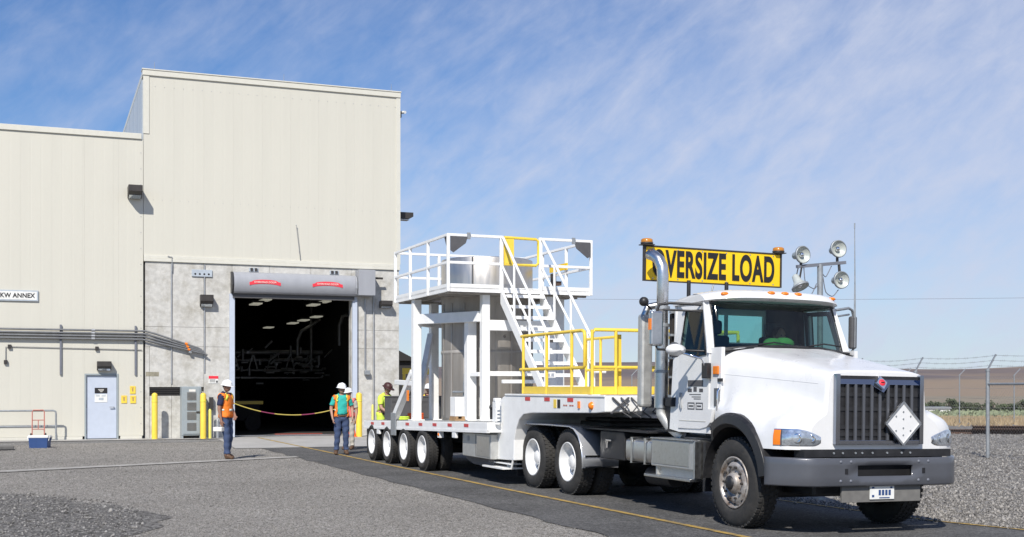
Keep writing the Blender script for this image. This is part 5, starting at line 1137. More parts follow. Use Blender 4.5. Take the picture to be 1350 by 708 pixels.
for b in (14.02, 13.18, 11.41, 10.54, 9.67, 8.80, 7.92):
    MB().box(VL - .006, VL - .001, b - .11, b + .11, zd(b) - .085, zd(b) - .03).build('reflector', 'red', tr)
for b in (13.59, 8.59): MB().box(VL + .0, VL + .05, b - .10, b + .10, zd(b) - .29, zd(b) - .18).build('bracket', 'whiteM', tr, bevel=.01)
MB().box(VL - .03, VL - .008, 12.15, 12.5, zd(12.3) - .30, zd(12.3) + .17).build('stake_plate', 'railgrey', tr, bevel=.006)
MB().sphere((VL + .05, 9.5, zd(9.5) - .24), .05, 10, 6).build('side_lamp', 'orange', tr); MB().box(VL + .02, VL + .10, 9.44, 9.56, zd(9.5) - .30, zd(9.5) - .18).build('lamp_bracket', 'whiteM', tr)
w0 = dish_wheel(tr, -1.655, 10.45, .43, 1, .42, .255, .24)
for b in (11.66, 12.87, 14.08): dup_wheel(w0, tr, (-1.655, b, .43))
w0 = dish_wheel(tr, 1.46, 10.45, .41, -1, .42, .255, .24)
for b in (11.66, 12.87, 14.08): dup_wheel(w0, tr, (1.46, b, .41))
m_ = MB()
for b in (10.45, 11.66, 12.87, 14.08): m_.cyl((-1.5, b, .43), (1.3, b, .42), .08)
for v in (-.55, .45): m_.loft([[(v - .08, b, zd(b) - .45), (v + .08, b, zd(b) - .45), (v + .08, b, zd(b) - .18), (v - .08, b, zd(b) - .18)] for b in (7.0, 14.6)], True, True)
m_.box(-.95, .85, 9.6, 9.75, .35, .85); m_.build('under_frame', 'blackpaint', tr)  # the cross box is an added dark block for shadow under the deck
for v in (-1.60, ): MB().box(v, v + .5, 14.6, 14.62, .15, .72).build('mud_flap', 'black', tr)
tb = MB().box(-1.52, -.95, 7.05, 8.45, .42, .84).build('tool_box', 'aludull', tr, bevel=.012)
MB().box(-1.526, -1.521, 7.75, 7.765, .45, .82).build('box_joint', 'greypanel', tb); MB().box(-1.53, -1.521, 8.1, 8.2, .70, .78).build('box_latch', 'railgrey', tb); MB().box(-1.528, -1.521, 7.08, 7.70, .455, .80).build('box_lid', 'alu', tb, bevel=.003)
m_ = MB(); m_.loft([[(-1.40, b, z0_), (-.9, b, z0_), (-.9, b, .415), (-1.40, b, .415)] for b, z0_ in ((7.2, .26), (8.2, .28), (8.6, .36))], True, True); m_.build('outrigger_rail', 'darkgrey', tr)
# gooseneck
GV0, GV1 = -1.38, 1.18
prof = [(7.00, 1.06), (6.98, 1.32), (6.93, 1.42), (6.84, 1.48), (6.70, 1.505), (3.0, 1.52), (3.0, 1.30), (3.3, 1.28), (5.6, 1.235), (5.95, 1.205), (6.14, 1.11), (6.26, .96), (6.34, .78), (6.36, .44), (7.48, .41), (7.48, .97)]
m_ = MB(); m_.prism(prof, lambda b, z, d: (d, b, z), GV0, GV1); gn = m_.build('gooseneck', 'whiteM', tr, bevel=.012)
m_ = MB(); m_.box(GV0 - .015, GV0 + .02, 3.0, 6.72, 1.505, 1.535); m_.build('neck_flange', 'whiteM', tr, bevel=.006)
for b in (5.76, 4.99, 4.14): MB().box(GV0 - .006, GV0 - .001, b - .10, b + .10, 1.43, 1.485).build('reflector', 'red', tr)
MB().lathe([(.001, -.05), (.04, -.04), (.055, -.012), (.06, 0)], (GV0, 3.42, 1.38), (1, 0, 0), 16).build('side_lamp', 'orange', tr)
MB().box(GV0 - .02, GV0 - .001, 3.80, 3.86, 1.34, 1.44).build('side_marker', 'orange', tr)
MB().box(GV0 - .006, GV0 - .001, 4.64, 4.74, 1.33, 1.46).build('warning_label', 'yellow', tr); MB().box(GV0 - .006, GV0 - .001, 4.50, 4.60, 1.33, 1.46).build('warning_label', 'ink', tr)
m_ = MB()
for b in (4.36, 4.28, 4.14, 4.06): m_.box(GV0 - .005, GV0 - .001, b - .03, b + .03, 1.365, 1.385)
m_.build('small_label', 'redframe', tr)
m_ = MB(); m_.box(GV0 - .02, GV0 + .45, 6.5, 7.46, .36, .375); m_.box(GV0 - .12, GV0 + .3, 6.55, 7.5, .28, .305); m_.tube([(GV0 + .02, 6.5, .29), (GV0 + .02, 6.42, .45)], .02, 6); m_.build('foot_plate', 'whiteM', tr)
m_ = MB(); m_.cyl((GV0 + .12, 6.75, .285), (GV0 + .12, 6.75, .34), .08); m_.build('foot_pad', 'railgrey', tr)
m_ = MB(); m_.box(GV0 - .05, GV0 + .05, 7.02, 7.20, .98, 1.40); m_.box(GV0 - .06, GV0 + .06, 7.04, 7.14, 1.40, 1.46)
m_.build('jack_column', 'whiteM', tr, bevel=.012)
m_ = MB()
for i in range(7): m_.cyl((GV0 - .09, 6.85, 1.02 + i * .06), (GV0 - .09, 6.85, 1.05 + i * .06), .045, n=10)
m_.build('jack_spring', 'whiteM', tr)
MB().sphere((GV0 - .02, 7.3, 1.30), .05, 10, 6).box(GV0 - .05, GV0, 7.25, 7.32, 1.12, 1.26).build('jack_motor', 'black', tr)
m_ = MB() # hoses and chains hanging on the front of the neck
for i in range(5):
    v = -1.15 + i * .16; m_.tube([(v, 2.97, 1.50), (v + .1, 2.93, 1.40), (v + .02, 2.95, 1.30), (v + .14, 2.93, 1.22)], .014, 5)
m_.beam((-1.30, 2.975, 1.28), (-1.02, 2.975, 1.50), .035, .02); m_.beam((-1.02, 2.97, 1.28), (-1.28, 2.97, 1.50), .03, .02); m_.box(-.75, -.6, 2.93, 2.99, 1.36, 1.46); m_.box(-.45, -.35, 2.93, 2.99, 1.3, 1.42); m_.build('front_fitting', 'darkgrey', tr)
MB().box(-.9, -.5, 2.97, 2.99, 1.26, 1.31).build('front_fitting', 'alu', tr)
# yellow guard rails round the neck deck
yr = []
def rail(path, r, par, name='guard_rail', m='yellow'): return MB().tube(path, r, 8).build(name, m, par)
yg = thing('yellow_guardrail', 'yellow steel guard rail with kick plate round the gooseneck deck', 'guardrail', OT, YAW_T)
v0 = GV0 + .05; zt, zm, zb = 2.47, 1.93, 1.54
rail([(v0, 6.14, zt), (v0, 3.84, zt), (v0, 3.77, zt - .02), (v0, 3.75, zt - .08), (v0, 3.75, zm + .03), (v0, 3.78, zm), (v0, 6.18, zm)], .026, yg)
pp = MB().tube([(v0, 0, zb), (v0, 0, zt)], .026, 8).build('post', 'yellow', yg); pp.location = (0, 6.06, 0)
for b in (5.12, 4.20): c = pp.copy(); COL.objects.link(c); c.location = (0, b, 0)
MB().box(v0 - .012, v0 + .012, 3.55, 6.10, zb, zb + .115).build('kick_plate', 'yellow', yg)
bf = 3.55
rail([(v0 + .05, bf, zm), (v0 + .02, bf, zm + .03), (v0 + .02, bf, zt - .06), (v0 + .06, bf, zt), (1.10, bf, zt), (1.13, bf, zt - .05), (1.13, bf, zb)], .026, yg); rail([(v0 + .04, bf, zm), (1.1, bf, zm)], .024, yg)
pp = MB().tube([(0, bf, zb), (0, bf, zt)], .026, 8).build('post', 'yellow', yg); pp.location = (v0 + .02, 0, 0)
for v in (-.93, -.47, .1, .6): c = pp.copy(); COL.objects.link(c); c.location = (v, 0, 0)
MB().box(v0 + .013, 1.13, bf - .012, bf + .012, zb, zb + .115).build('kick_plate', 'yellow', yg)
MB().box(-.89, -.80, 3.63, 3.68, zb, zt - .06).build('gate_post', 'yellow', yg)
vi = -.04
rail([(vi, 6.4, zt - .02), (vi, 5.25, zt - .02), (vi, 5.2, zt - .08), (vi, 5.2, zb)], .024, yg); rail([(vi, 6.4, zm), (vi, 5.2, zm)], .022, yg)
pp = MB().tube([(vi, 0, zb), (vi, 0, zt)], .024, 8).build('post', 'yellow', yg); pp.location = (0, 5.85, 0); c = pp.copy(); COL.objects.link(c); c.location = (0, 6.4, 0)
rail([(1.13, 3.55, zt), (1.13, 6.5, zt), (1.13, 6.5, zb)], .026, yg); rail([(1.13, 3.55, zm), (1.13, 6.5, zm)], .024, yg)

# ================================================================== LOAD: access stand and tank
st = thing('access_platform', 'white steel platform with railings and stairs standing on the trailer', 'platform', OT, YAW_T)
PF0, PF1, PV0, PV1, PZ = 9.15, 12.55, -1.55, 1.38, 3.42
TC = (-.13, 10.85); TR = .92
def colm(v, b, z1, s=.2, z0=None):
    z0 = zd(b) + .013 if z0 is None else z0
    o = MB().box(v - s / 2, v + s / 2, b - s / 2, b + s / 2, z0, z1).build('column', 'whiteM', st, bevel=.012); MB().box(v - s * .8, v + s * .8, b - s * .8, b + s * .8, z0, z0 + .02).build('base_plate', 'whiteM', o); return o
colm(-.72, 9.42, PZ, .155); colm(-1.42, 11.5, PZ, .17); colm(-.82, 9.95, 2.93, .19); colm(-.78, 12.3, PZ, .17); colm(.62, 9.42, PZ, .19); colm(1.15, 10.2, PZ, .2); colm(.55, 12.3, PZ, .2)
def bm(p, q, w=.14, h=.2, nm='beam'): return MB().beam(p, q, w, h).build(nm, 'whiteM', st, bevel=.008)
bm((-1.36, 11.42, 3.02), (-.78, 9.5, 2.99)); bm((-.64, 9.42, 2.82), (.56, 9.42, 2.82)); bm((-1.36, 11.58, 3.0), (-.85, 12.25, 3.0)); bm((-.7, 12.3, 3.0), (.47, 12.3, 3.0))
bm((-.64, 9.42, 1.90), (.54, 9.42, 1.90), .14, .09); bm((-.82, 9.85, 1.89), (-.76, 9.52, 1.89), .12, .08); bm((-.45, 9.2, 1.75), (.5, 9.2, 1.75), .1, .07)
bm((-1.44, 11.62, 1.95), (-1.46, 12.95, zd(12.95) + .02), .13, .14, 'brace'); bm((-1.36, 11.6, 1.30), (-.86, 12.25, 2.75), .12, .12, 'brace'); bm((-1.45, 11.6, 1.72), (-1.45, 12.8, 1.75), .1, .1)
bm((.7, 9.5, 1.3), (1.1, 10.1, 2.7), .12, .12, 'brace')
# floor, built round the tank
N_ = 36; ring = [(TC[0] + (TR + .03) * math.cos(2 * math.pi * i / N_), TC[1] + (TR + .03) * math.sin(2 * math.pi * i / N_)) for i in range(N_)]
outer = []
for i in range(N_):
    a = 2 * math.pi * i / N_; c, s_ = math.cos(a), math.sin(a); t = 1e9
    if c > 1e-6: t = min(t, (PV1 - TC[0]) / c)
    if c < -1e-6: t = min(t, (PV0 - TC[0]) / c)
    if s_ > 1e-6: t = min(t, (PF1 - TC[1]) / s_)
    if s_ < -1e-6: t = min(t, (PF0 - TC[1]) / s_)
    outer.append((TC[0] + t * c, TC[1] + t * s_))
for q in ((PV0, PF0), (PV1, PF0), (PV1, PF1), (PV0, PF1)):
    i = min(range(N_), key=lambda k: (outer[k][0] - q[0]) ** 2 + (outer[k][1] - q[1]) ** 2); outer[i] = q
m_ = MB(); z0, z1 = PZ + .06, PZ + .085
m_.loft([[(*p, z0) for p in ring], [(*p, z0) for p in outer], [(*p, z1) for p in outer], [(*p, z1) for p in ring]], True, wrap=True); m_.build('floor_plate', 'whiteM', st)
m_ = MB()
for v in (-1.2, -.95, .75, 1.1): m_.box(v - .04, v + .04, PF0 + .02, PF1 - .02, PZ, PZ + .058)
for b in (9.35, 9.75, 12.0, 12.35): m_.box(PV0 + .02, PV1 - .02, b - .03, b + .03, PZ - .03, PZ - .002)
m_.build('floor_joist', 'wood' if False else 'tankgrey', st)
for nm, bx_ in (('toe_board', (PV0, PV0 + .03, PF0, PF1)), ('toe_board', (PV1 - .03, PV1, PF0, PF1)), ('toe_board', (PV0 + .031, PV1 - .031, PF1 - .03, PF1)), ('toe_board', (PV0 + .031, -.49, PF0, PF0 + .03)), ('toe_board', (.32, PV1 - .031, PF0, PF0 + .03))):
    MB().box(*bx_, PZ, PZ + .15).build(nm, 'whiteM', st)
MB().box(-.489, .319, PF0, PF0 + .03, PZ - .0, PZ + .10).build('stair_header', 'whiteM', st)
RT, RM = PZ + 1.05, PZ + .54
def sq(p, q, w=.05, nm='rail', par=None): return MB().beam(p, q, w, w).build(nm, 'whiteM', par or st, bevel=.006)
def post(v, b, w=.055): return MB().box(v - w / 2, v + w / 2, b - w / 2, b + w / 2, PZ + .0, RT + .025).build('post', 'whiteM', st, bevel=.006)
e = .0
for b in (PF0 + .0, 10.35, 11.5, PF1): post(PV0 - .0, b); 
for b in (10.3, 11.5, PF0, PF1): post(PV1 + .0, b)
for v in (-.49, .31): post(v, PF0, .065)
for v in (-.58, .4): post(v, PF1)
for z in (RT, RM):
    sq((PV0, PF0 + .028, z), (PV0, PF1 - .028, z)); sq((PV1, PF0 + .028, z), (PV1, PF1 - .028, z)); sq((PV0 + .028, PF1, z), (PV1 - .028, PF1, z)); sq((PV0 + .028, PF0, z), (-.52, PF0, z)); sq((.345, PF0, z), (PV1 - .028, PF0, z))
# corner panels
for s, v in ((1, PV0 + .03), (-1, PV1 - .03)):
    m_ = MB(); m_.prism([(0, 0), (s * .34, 0), (s * .30, -.12), (s * .06, -.30), (0, -.26)], lambda a, b, d: (v + a, PF0 + d, RT - .03 + b), -.05, -.03); m_.prism([(0, 0), (.22, 0), (.05, -.26), (0, -.26)], lambda a, b, d: (v + d, PF0 + a, RT - .03 + b), -.03, -.01); m_.build('corner_panel', 'darkgrey', st)
    MB().box(v + s * .33, v + s * .39, PF0 - .06, PF0 - .02, RT - .07, RT + .05).build('panel_clip', 'railgrey', st)
# yellow gate at the stair head
m_ = MB(); m_.tube([(-.43, PF0, RT - .0), (.22, PF0, RT - .01), (.27, PF0, RT - .05), (.27, PF0, RM + .05), (.22, PF0, RM), (-.43, PF0, RM), (-.43, PF0, RT)], .028, 8); gt = m_.build('gate', 'yellow', st); MB().box(-.42, -.24, PF0 - .015, PF0 + .01, RM + .02, RT - .02).build('gate_panel', 'yellow', gt)
MB().box(PV1 - .06, PV1 - .03, 10.15, 11.0, RM + .06, RM + .19).build('sign_plate', 'signyellow', st)
MB().box(.85, 1.05, 9.8, 9.95, RM - .3, RM - .22).build('clamp', 'rust', st); MB().box(.72, .8, 9.5, 9.6, RM - .42, RM - .1).build('valve', 'bronze', st)
# stairs
SB, SZ = 7.02, zb + .02; ST, SZ1 = PF0, PZ + .06
sl = (SZ1 - SZ) / (ST - SB)
for v in (-.49, .32):
    m_ = MB(); m_.prism([(SB - .02, SZ - .02), (SB + .26, SZ - .02), (ST + .0, SZ1 - .26), (ST, SZ1 + .02)], lambda b, z, d: (d, b, z), v - .022, v + .022); m_.build('stair_stringer', 'whiteM', st, bevel=.005)
    hr = MB(); hr.tube([(v, ST, RT + .0), (v, ST - .1, RT - .03), (v, SB + .02, SZ + 1.05), (v, SB - .06, SZ + .98), (v, SB - .06, SZ + .55)], .026, 8); hr.tube([(v, ST, RM), (v, SB - .06, SZ + .50)], .022, 8)
    for f in (.03, .36, .70): b = SB + (ST - SB) * f; hr.tube([(v, b, SZ + (SZ1 - SZ) * f), (v, b, SZ + (SZ1 - SZ) * f + 1.0)], .024, 8)
    hr.build('handrail', 'whiteM', st)
for i in range(9):
    f = (i + .5) / 9.0; b = SB + .12 + (ST - SB - .12) * f; z = SZ + (SZ1 - SZ) * f
    m_ = MB(); m_.box(-.467, .297, b - .13, b + .13, z - .03, z + .005); m_.box(-.467, .297, b - .135, b - .118, z - .055, z + .004); m_.build('stair_tread', 'whiteM', st)
m_ = MB(); m_.box(-.55, .40, 6.75, 7.1, zb - .06, zb - .02); m_.tube([(.32, 6.85, zb), (.32, 6.85, 2.5)], .03, 8); m_.tube([(.44, 7.3, zb), (.44, 7.3, 2.55)], .025, 8); m_.tube([(.3, 6.85, zm - .02), (.55, 6.85, zm - .02)], .024, 8); m_.build('stair_foot', 'whiteM', st)
m_ = MB(); m_.cyl((-.5, 9.0, 2.6), (-.47, 9.0, 2.6), .03, n=8); m_.cyl((-.02, 7.9, 2.45), (-.02, 7.9, 2.5), .04, n=8); m_.build('stair_bolt', 'bronze', st, kind='stuff')
# tank
tk = thing('storage_tank', 'tall round steel tank standing inside the white platform', 'tank', OT + L2 * TC[0] + B2 * TC[1], YAW_T)
z0 = zd(TC[1]) + .014
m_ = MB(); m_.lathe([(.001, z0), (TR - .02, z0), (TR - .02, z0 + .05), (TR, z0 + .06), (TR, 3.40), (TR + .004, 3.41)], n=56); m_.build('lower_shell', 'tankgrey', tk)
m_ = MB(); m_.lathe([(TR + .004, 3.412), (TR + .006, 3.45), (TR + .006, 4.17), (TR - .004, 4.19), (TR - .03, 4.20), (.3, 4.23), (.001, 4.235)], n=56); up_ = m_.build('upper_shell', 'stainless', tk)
q = up_.modifiers.new('es', 'EDGE_SPLIT'); q.split_angle = R(40)
a = math.atan2(-.78, -.62); MB().beam(((TR + .012) * math.cos(a), (TR + .012) * math.sin(a), 3.44), ((TR + .012) * math.cos(a), (TR + .012) * math.sin(a), 4.19), .03, .02, up=(math.cos(a), math.sin(a), 0)).build('shell_seam', 'darkgrey', up_)
m_ = MB()
for i in range(9):
    a = R(180 + 20 * i); m_.box(0, 0, 0, 0, 0, 0) if False else m_.beam(((TR + .006) * math.cos(a), (TR + .006) * math.sin(a), z0 + .1), ((TR + .006) * math.cos(a), (TR + .006) * math.sin(a), 3.3), .035, .012, up=(math.cos(a), math.sin(a), 0))
m_.build('shell_rib', 'tankgrey', tk)
m_ = MB(); m_.lathe([(TR + .002, 2.3), (TR + .012, 2.31), (TR + .012, 2.36), (TR + .002, 2.37)], n=56); m_.build('shell_band', 'tankgrey', tk)
m_ = MB(); m_.tube([(-.72, -.66, 1.0), (-.72, -.66, 1.75), (-.62, -.70, 1.85)], .035, 8); m_.tube([(-.9, -.5, 1.55), (-.75, -.75, 1.55), (-.75, -.75, 1.9)], .025, 8); m_.build('drain_pipe', 'railgrey', tk)
# cargo on the deck
x = thing('white_box', 'white sheet metal box on a timber base on the trailer deck', 'box', OT + L2 * -1.30 + B2 * 9.35 + Vector((0, 0, zd(9.35) + .013)), YAW_T); MB().box(-.09, .09, -.15, .15, .085, .45).build('box_body', 'whiteM', x, bevel=.008); MB().box(-.10, .10, -.17, .17, 0, .04).box(-.09, -.04, -.17, .17, .04, .084).box(.04, .09, -.17, .17, .04, .084).build('timber_base', 'wood', x)
x = thing('equipment_box', 'low dark grey equipment box at the tail of the trailer deck', 'box', OT + L2 * -.75 + B2 * 13.75 + Vector((0, 0, zd(13.75) + .014)), YAW_T); MB().box(-.62, .55, -.25, .25, 0, .50).build('box_body', 'darkgrey', x, bevel=.012); MB().box(-.60, .53, -.26, -.2505, .06, .10).box(-.60, .53, -.26, -.2505, .40, .44).build('box_rib', 'darkgrey', x); MB().box(-.63, .56, -.26, .26, .501, .53).build('lid', 'darkgrey', x)
x = thing('orange_bundle', 'folded orange strap bundle lying on the trailer deck between white columns', 'strap', OT + L2 * -.72 + B2 * 13.25 + Vector((0, 0, zd(13.25) + .012)), YAW_T); m_ = MB()
for i in range(4): m_.tube([(-.16 + .02 * math.cos(k) + .16 * math.cos(k) * .9, .09 * math.sin(k), .025 + i * .035) for k in np.linspace(0, 2 * math.pi, 18)[:-1]], .024, 6, closed=True)
m_.build('strap_coil', 'orangecone', x)
x = thing('lime_bundle', 'folded lime green strap bundle lying on the deck by the rear column', 'strap', OT + L2 * -1.22 + B2 * 13.1 + Vector((0, 0, zd(13.1) + .012)), YAW_T); m_ = MB()
for i in range(2): m_.tube([(.13 * math.cos(k), .08 * math.sin(k), .025 + i * .035) for k in np.linspace(0, 2 * math.pi, 18)[:-1]], .022, 6, closed=True)
m_.build('strap_coil', 'lime', x)
MB().box(PV0 + .02, PV0 + .05, 11.75, 11.83, 1.36, 1.58).build('side_marker', 'orange', st)
# yellow lifting frame beyond the trailer
x = thing('lifting_frame', 'yellow steel lifting frame standing behind the trailer and the hall corner', 'frame', (-4.15, 46.0, 0), R(2)); m_ = MB(); m_.beam((-.0, 0, 2.25), (1.35, 0, 2.22), .2, .22); m_.build('top_beam', 'yellow', x); 
for q in (.06, 1.3): MB().box(q - .05, q + .05, -.08, .08, -.05, 2.14).build('leg', 'yellow', x)
MB().beam((.1, 0, .2), (1.25, 0, .2), .08, .08).build('foot_beam', 'yellow', x)

# ================================================================== PEOPLE
def seg_d(p, a, b):
    ab = b - a; t = max(0, min(1, (p - a).dot(ab) / max(1e-9, ab.length_squared))); return (p - a - ab * t).length, t
def person(label, loc, rz, J, head_rot=(0, 0, 0), top='shirt', skin='skin', shirt='teal', pants='denim', vest=None, vest_open=False, sleeves='short', hat=None, hair='hair', hip_h=.93, scale=1.0, female=False, hold=None, vest_tape='tape'):
    P_ = thing('person', label, 'person', loc, rz); P_.scale = (scale,) * 3
    # joints: x right-hand side of the person is -x, +y is the way they face
    base = dict(pelvis=(0, 0, .96), waist=(0, .0, 1.08), chest=(0, -.005, 1.30), neck0=(0, -.01, 1.45), neck=(0, .01, 1.53),
                shL=(.18, -.01, 1.415), shR=(-.18, -.01, 1.415), elL=(.245, -.02, 1.13), elR=(-.245, -.02, 1.13), wrL=(.25, .07, .89), wrR=(-.25, .07, .89), haL=(.25, .10, .80), haR=(-.25, .10, .80),
                hpL=(.095, 0, .92), hpR=(-.095, 0, .92), knL=(.105, .02, .50), knR=(-.105, .02, .50), anL=(.11, -.02, .09), anR=(-.11, -.02, .09), toL=(.125, .15, .035), toR=(-.125, .15, .035), heL=(.11, -.05, .035), heR=(-.11, -.05, .035))
    base.update(J); J = {k: Vector(v) for k, v in base.items()}
    rad = dict(pelvis=(.155, .115), waist=(.145, .11), chest=(.165, .115), neck0=(.09, .075), neck=(.055, .058), shL=(.07, .066), shR=(.07, .066), elL=(.045, .045), elR=(.045, .045), wrL=(.030, .026), wrR=(.030, .026), haL=(.038, .018), haR=(.038, .018), hpL=(.098, .10), hpR=(.098, .10), knL=(.064, .066), knR=(.064, .066), anL=(.043, .045), anR=(.043, .045), toL=(.042, .03), toR=(.042, .03), heL=(.035, .032), heR=(.035, .032))
    bones = [('pelvis', 'waist'), ('waist', 'chest'), ('chest', 'neck0'), ('neck0', 'neck'), ('neck0', 'shL'), ('neck0', 'shR')]
    for s in 'LR': bones += [('sh' + s, 'el' + s), ('el' + s, 'wr' + s), ('wr' + s, 'ha' + s), ('pelvis', 'hp' + s), ('hp' + s, 'kn' + s), ('kn' + s, 'an' + s), ('an' + s, 'to' + s), ('an' + s, 'he' + s)]
    names = list(J); me = bpy.data.meshes.new('skeleton'); me.from_pydata([J[n] for n in names], [(names.index(a), names.index(b)) for a, b in bones], [])
    ob = bpy.data.objects.new('skeleton', me); COL.objects.link(ob); ob.modifiers.new('skin', 'SKIN'); me.skin_vertices or me.attributes
    if not me.skin_vertices: 
        bpy.context.view_layer.update()
    for i, n in enumerate(names):
        sv = me.skin_vertices[0].data[i]; sv.radius = rad[n]; sv.use_root = (n == 'pelvis')
    sb = ob.modifiers.new('sub', 'SUBSURF'); sb.levels = 2; sb.render_levels = 2
    dg = bpy.context.evaluated_depsgraph_get(); dg.update(); bm_ = bpy.data.meshes.new_from_object(ob.evaluated_get(dg)); bpy.data.objects.remove(ob); bpy.data.meshes.remove(me)
    V = [v.co.copy() for v in bm_.vertices]; NRM = [v.normal.copy() for v in bm_.vertices]; FC = [tuple(p.vertices) for p in bm_.polygons]; bpy.data.meshes.remove(bm_)
    # label each vertex by nearest bone
    lab = []
    for p in V:
        best = min(((seg_d(p, J[a], J[b])[0] / (sum(rad[a]) + sum(rad[b])) , (a, b), seg_d(p, J[a], J[b])[1]) for a, b in bones), key=lambda q: q[0]); lab.append((best[1], best[2]))
    def zone(i):
        (a, b), t = lab[i]
        if a == 'neck0' and b == 'neck': return 'skin'
        if (a in ('pelvis', 'waist', 'chest', 'neck0')) and not b.startswith('hp'):
            return 'pants' if (a == 'pelvis' and V[i].z < J['pelvis'].z + .02) else 'torso'
        if b.startswith('hp') or a.startswith('hp'): return 'pants'
        if a.startswith('kn'): return 'pants' if t < .93 else 'boot'
        if a.startswith('an'): return 'boot'
        if a.startswith('sh'): return 'sleeve' if (sleeves == 'long' or t < .72) else 'skin'
        if a.startswith('el'): return 'sleeve' if sleeves == 'long' and t < .9 else 'skin'
        return 'skin'
    Z = [zone(i) for i in range(len(V))]
    # ---- body: one mesh, with head, ears, nose and fingers joined in
    mb = MB(); mb.add(V, FC, True)
    hc = J['neck'] + Vector((0, .02, .115)); HR = Matrix.Rotation(head_rot[2], 3, 'Z') @ Matrix.Rotation(head_rot[0], 3, 'X') @ Matrix.Rotation(head_rot[1], 3, 'Y')
    def H(x, y, z): return hc + HR @ Vector((x, y, z))
    rings = []; nn, mm_ = 20, 14
    for i in range(1, mm_):
        th = math.pi * i / mm_; rr = []
        for j in range(nn):
            ph = 2 * math.pi * j / nn; x, y, z = math.sin(th) * math.cos(ph), math.sin(th) * math.sin(ph), math.cos(th)
            sx = .074 * (1 - .26 * max(0, -z)); sy = .095; py = y * sy
            if y > 0: py *= 1 - .10 * max(0, z); py += .012 * max(0, -z) * y
            f = math.exp(-((x / .22) ** 2) - ((z + .12) / .22) ** 2) * (y > 0); py += .026 * f         # nose
            f2 = math.exp(-((abs(x) - .38) / .2) ** 2 - ((z - .08) / .12) ** 2) * (y > 0); py -= .010 * f2   # eye sockets
            f3 = math.exp(-(x / .35) ** 2 - ((z + .82) / .2) ** 2) * (y > 0); py += .012 * f3
            rr.append(H(x * sx, py, z * .118))
        rings.append(rr)
    mb.loft(rings, True, True, True)
    for s in (-1, 1): mb.sphere(H(s * .076, -.008, -.012), .024, 8, 6, (.4, .7, 1.1))
    for s, S_ in ((1, 'L'), (-1, 'R')):
        hd_ = J['ha' + S_]; d = (hd_ - J['wr' + S_]).normalized(); sd_ = Vector((0, 1, 0)) if abs(d.y) < .8 else Vector((0, 0, 1)); sd_ = (sd_ - d * sd_.dot(d)).normalized(); inn = Vector((-s, 0, 0))
        for q, ln in enumerate((.072, .080, .074, .058)):
            o_ = hd_ + sd_ * (.028 - q * .019); mb.tube([o_ - d * .015, o_ + d * ln * .45, o_ + d * ln * .8 + inn * .012, o_ + d * ln + inn * .032], [.0105, .0095, .0085, .007], 6)
        o_ = hd_ - d * .035 + sd_ * .03; mb.tube([o_ - sd_ * .01, o_ + sd_ * .022 + d * .02 + inn * .01, o_ + sd_ * .028 + d * .055 + inn * .018], [.012, .0105, .008], 6)
    body = mb.build('body', skin, P_)
    # ---- clothes grow out from the body surface
    def cloth(name, zones, off, m, cond=None, solid=.006, extra=None):
        keep = [f for f in FC if all(Z[i] in zones and (cond is None or cond(V[i])) for i in f)]
        if not keep: return None
        ids = sorted({i for f in keep for i in f}); mp_ = {k: q for q, k in enumerate(ids)}
        c = MB(); c.add([V[i] + NRM[i] * (off + .006 * math.sin(V[i].z * 37 + V[i].x * 21) * (off < .02)) for i in ids], [tuple(mp_[i] for i in f) for f in keep], True)
        o = c.build(name, m, P_, solid=solid); o.modifiers['solid'].offset = 0; return o
    cloth('shirt', ('torso', 'sleeve'), .012, shirt); cloth('trousers', ('pants',), .014, pants); cloth('boots', ('boot',), .010, 'boot')
    if J['waist'].z > 1.0: 
        c0 = J['pelvis'].lerp(J['waist'], .15); MB().lathe([(.162, -.02), (.166, -.018), (.166, .018), (.162, .02)], (0, 0, 0), n=24).build('belt', 'boot', P_).matrix_local = Matrix.Translation(c0) @ Matrix.Diagonal((1.02, .80, 1, 1))
    if vest:
        side = lambda p: True
        arm_ok = lambda p: abs(p.x) < .205 and p.z > J['pelvis'].z - .03 and (not vest_open or p.y < .05 or abs(p.x) > .085) and (p.z < J['neck0'].z + .03)
        def vz(p): return arm_ok(p)
        Zs = list(Z)
        for i in range(len(V)):
            if Z[i] == 'pants' and V[i].z > J['pelvis'].z - .06: Z[i] = 'torso'
            if Z[i] == 'sleeve' and abs(V[i].x) < .19: Z[i] = 'torso'
        cloth('safety_vest', ('torso',), .030, vest, vz)
        cloth('vest_band', ('torso',), .036, vest_tape, lambda p: vz(p) and abs(p.z - (J['waist'].z + .05)) < .045)
        cloth('vest_stripe', ('torso',), .037, vest_tape if vest == 'lime' else 'tapey', lambda p: vz(p) and abs(abs(p.x) - .10) < .032 and p.z > J['waist'].z + .1)
        for i in range(len(V)): Z[i] = Zs[i]
    # ---- face and hair
    for s in (-1, 1): MB().sphere(H(s * .029, .083, .012), .010, 8, 6).build('eye', 'ink', P_)
    MB().box(-.022, .022, -.006, .006, -.004, .004).build('mouth', 'maroon', P_).matrix_local = Matrix.Translation(H(0, .092, -.062)) @ HR.to_4x4()
    hm = MB(); rings = []
    for i in range(7):
        th = math.pi * .5 * (i + .3) / 6; rings.append([H(.080 * math.sin(th) * math.cos(2 * math.pi * j / 18), -.010 + .098 * math.sin(th) * math.sin(2 * math.pi * j / 18) * (1 if math.sin(2 * math.pi * j / 18) < 0 else .80), .022 + .105 * math.cos(th)) for j in range(18)])
    rings.append([H(.080 * math.cos(2 * math.pi * j / 18), -.012 + .098 * math.sin(2 * math.pi * j / 18) * (1 if math.sin(2 * math.pi * j / 18) < 0 else .3), -.02 if math.sin(2 * math.pi * j / 18) < .2 else .03) for j in range(18)])
    hm.loft(rings, True, True, True); hm.build('hair', hair, P_)
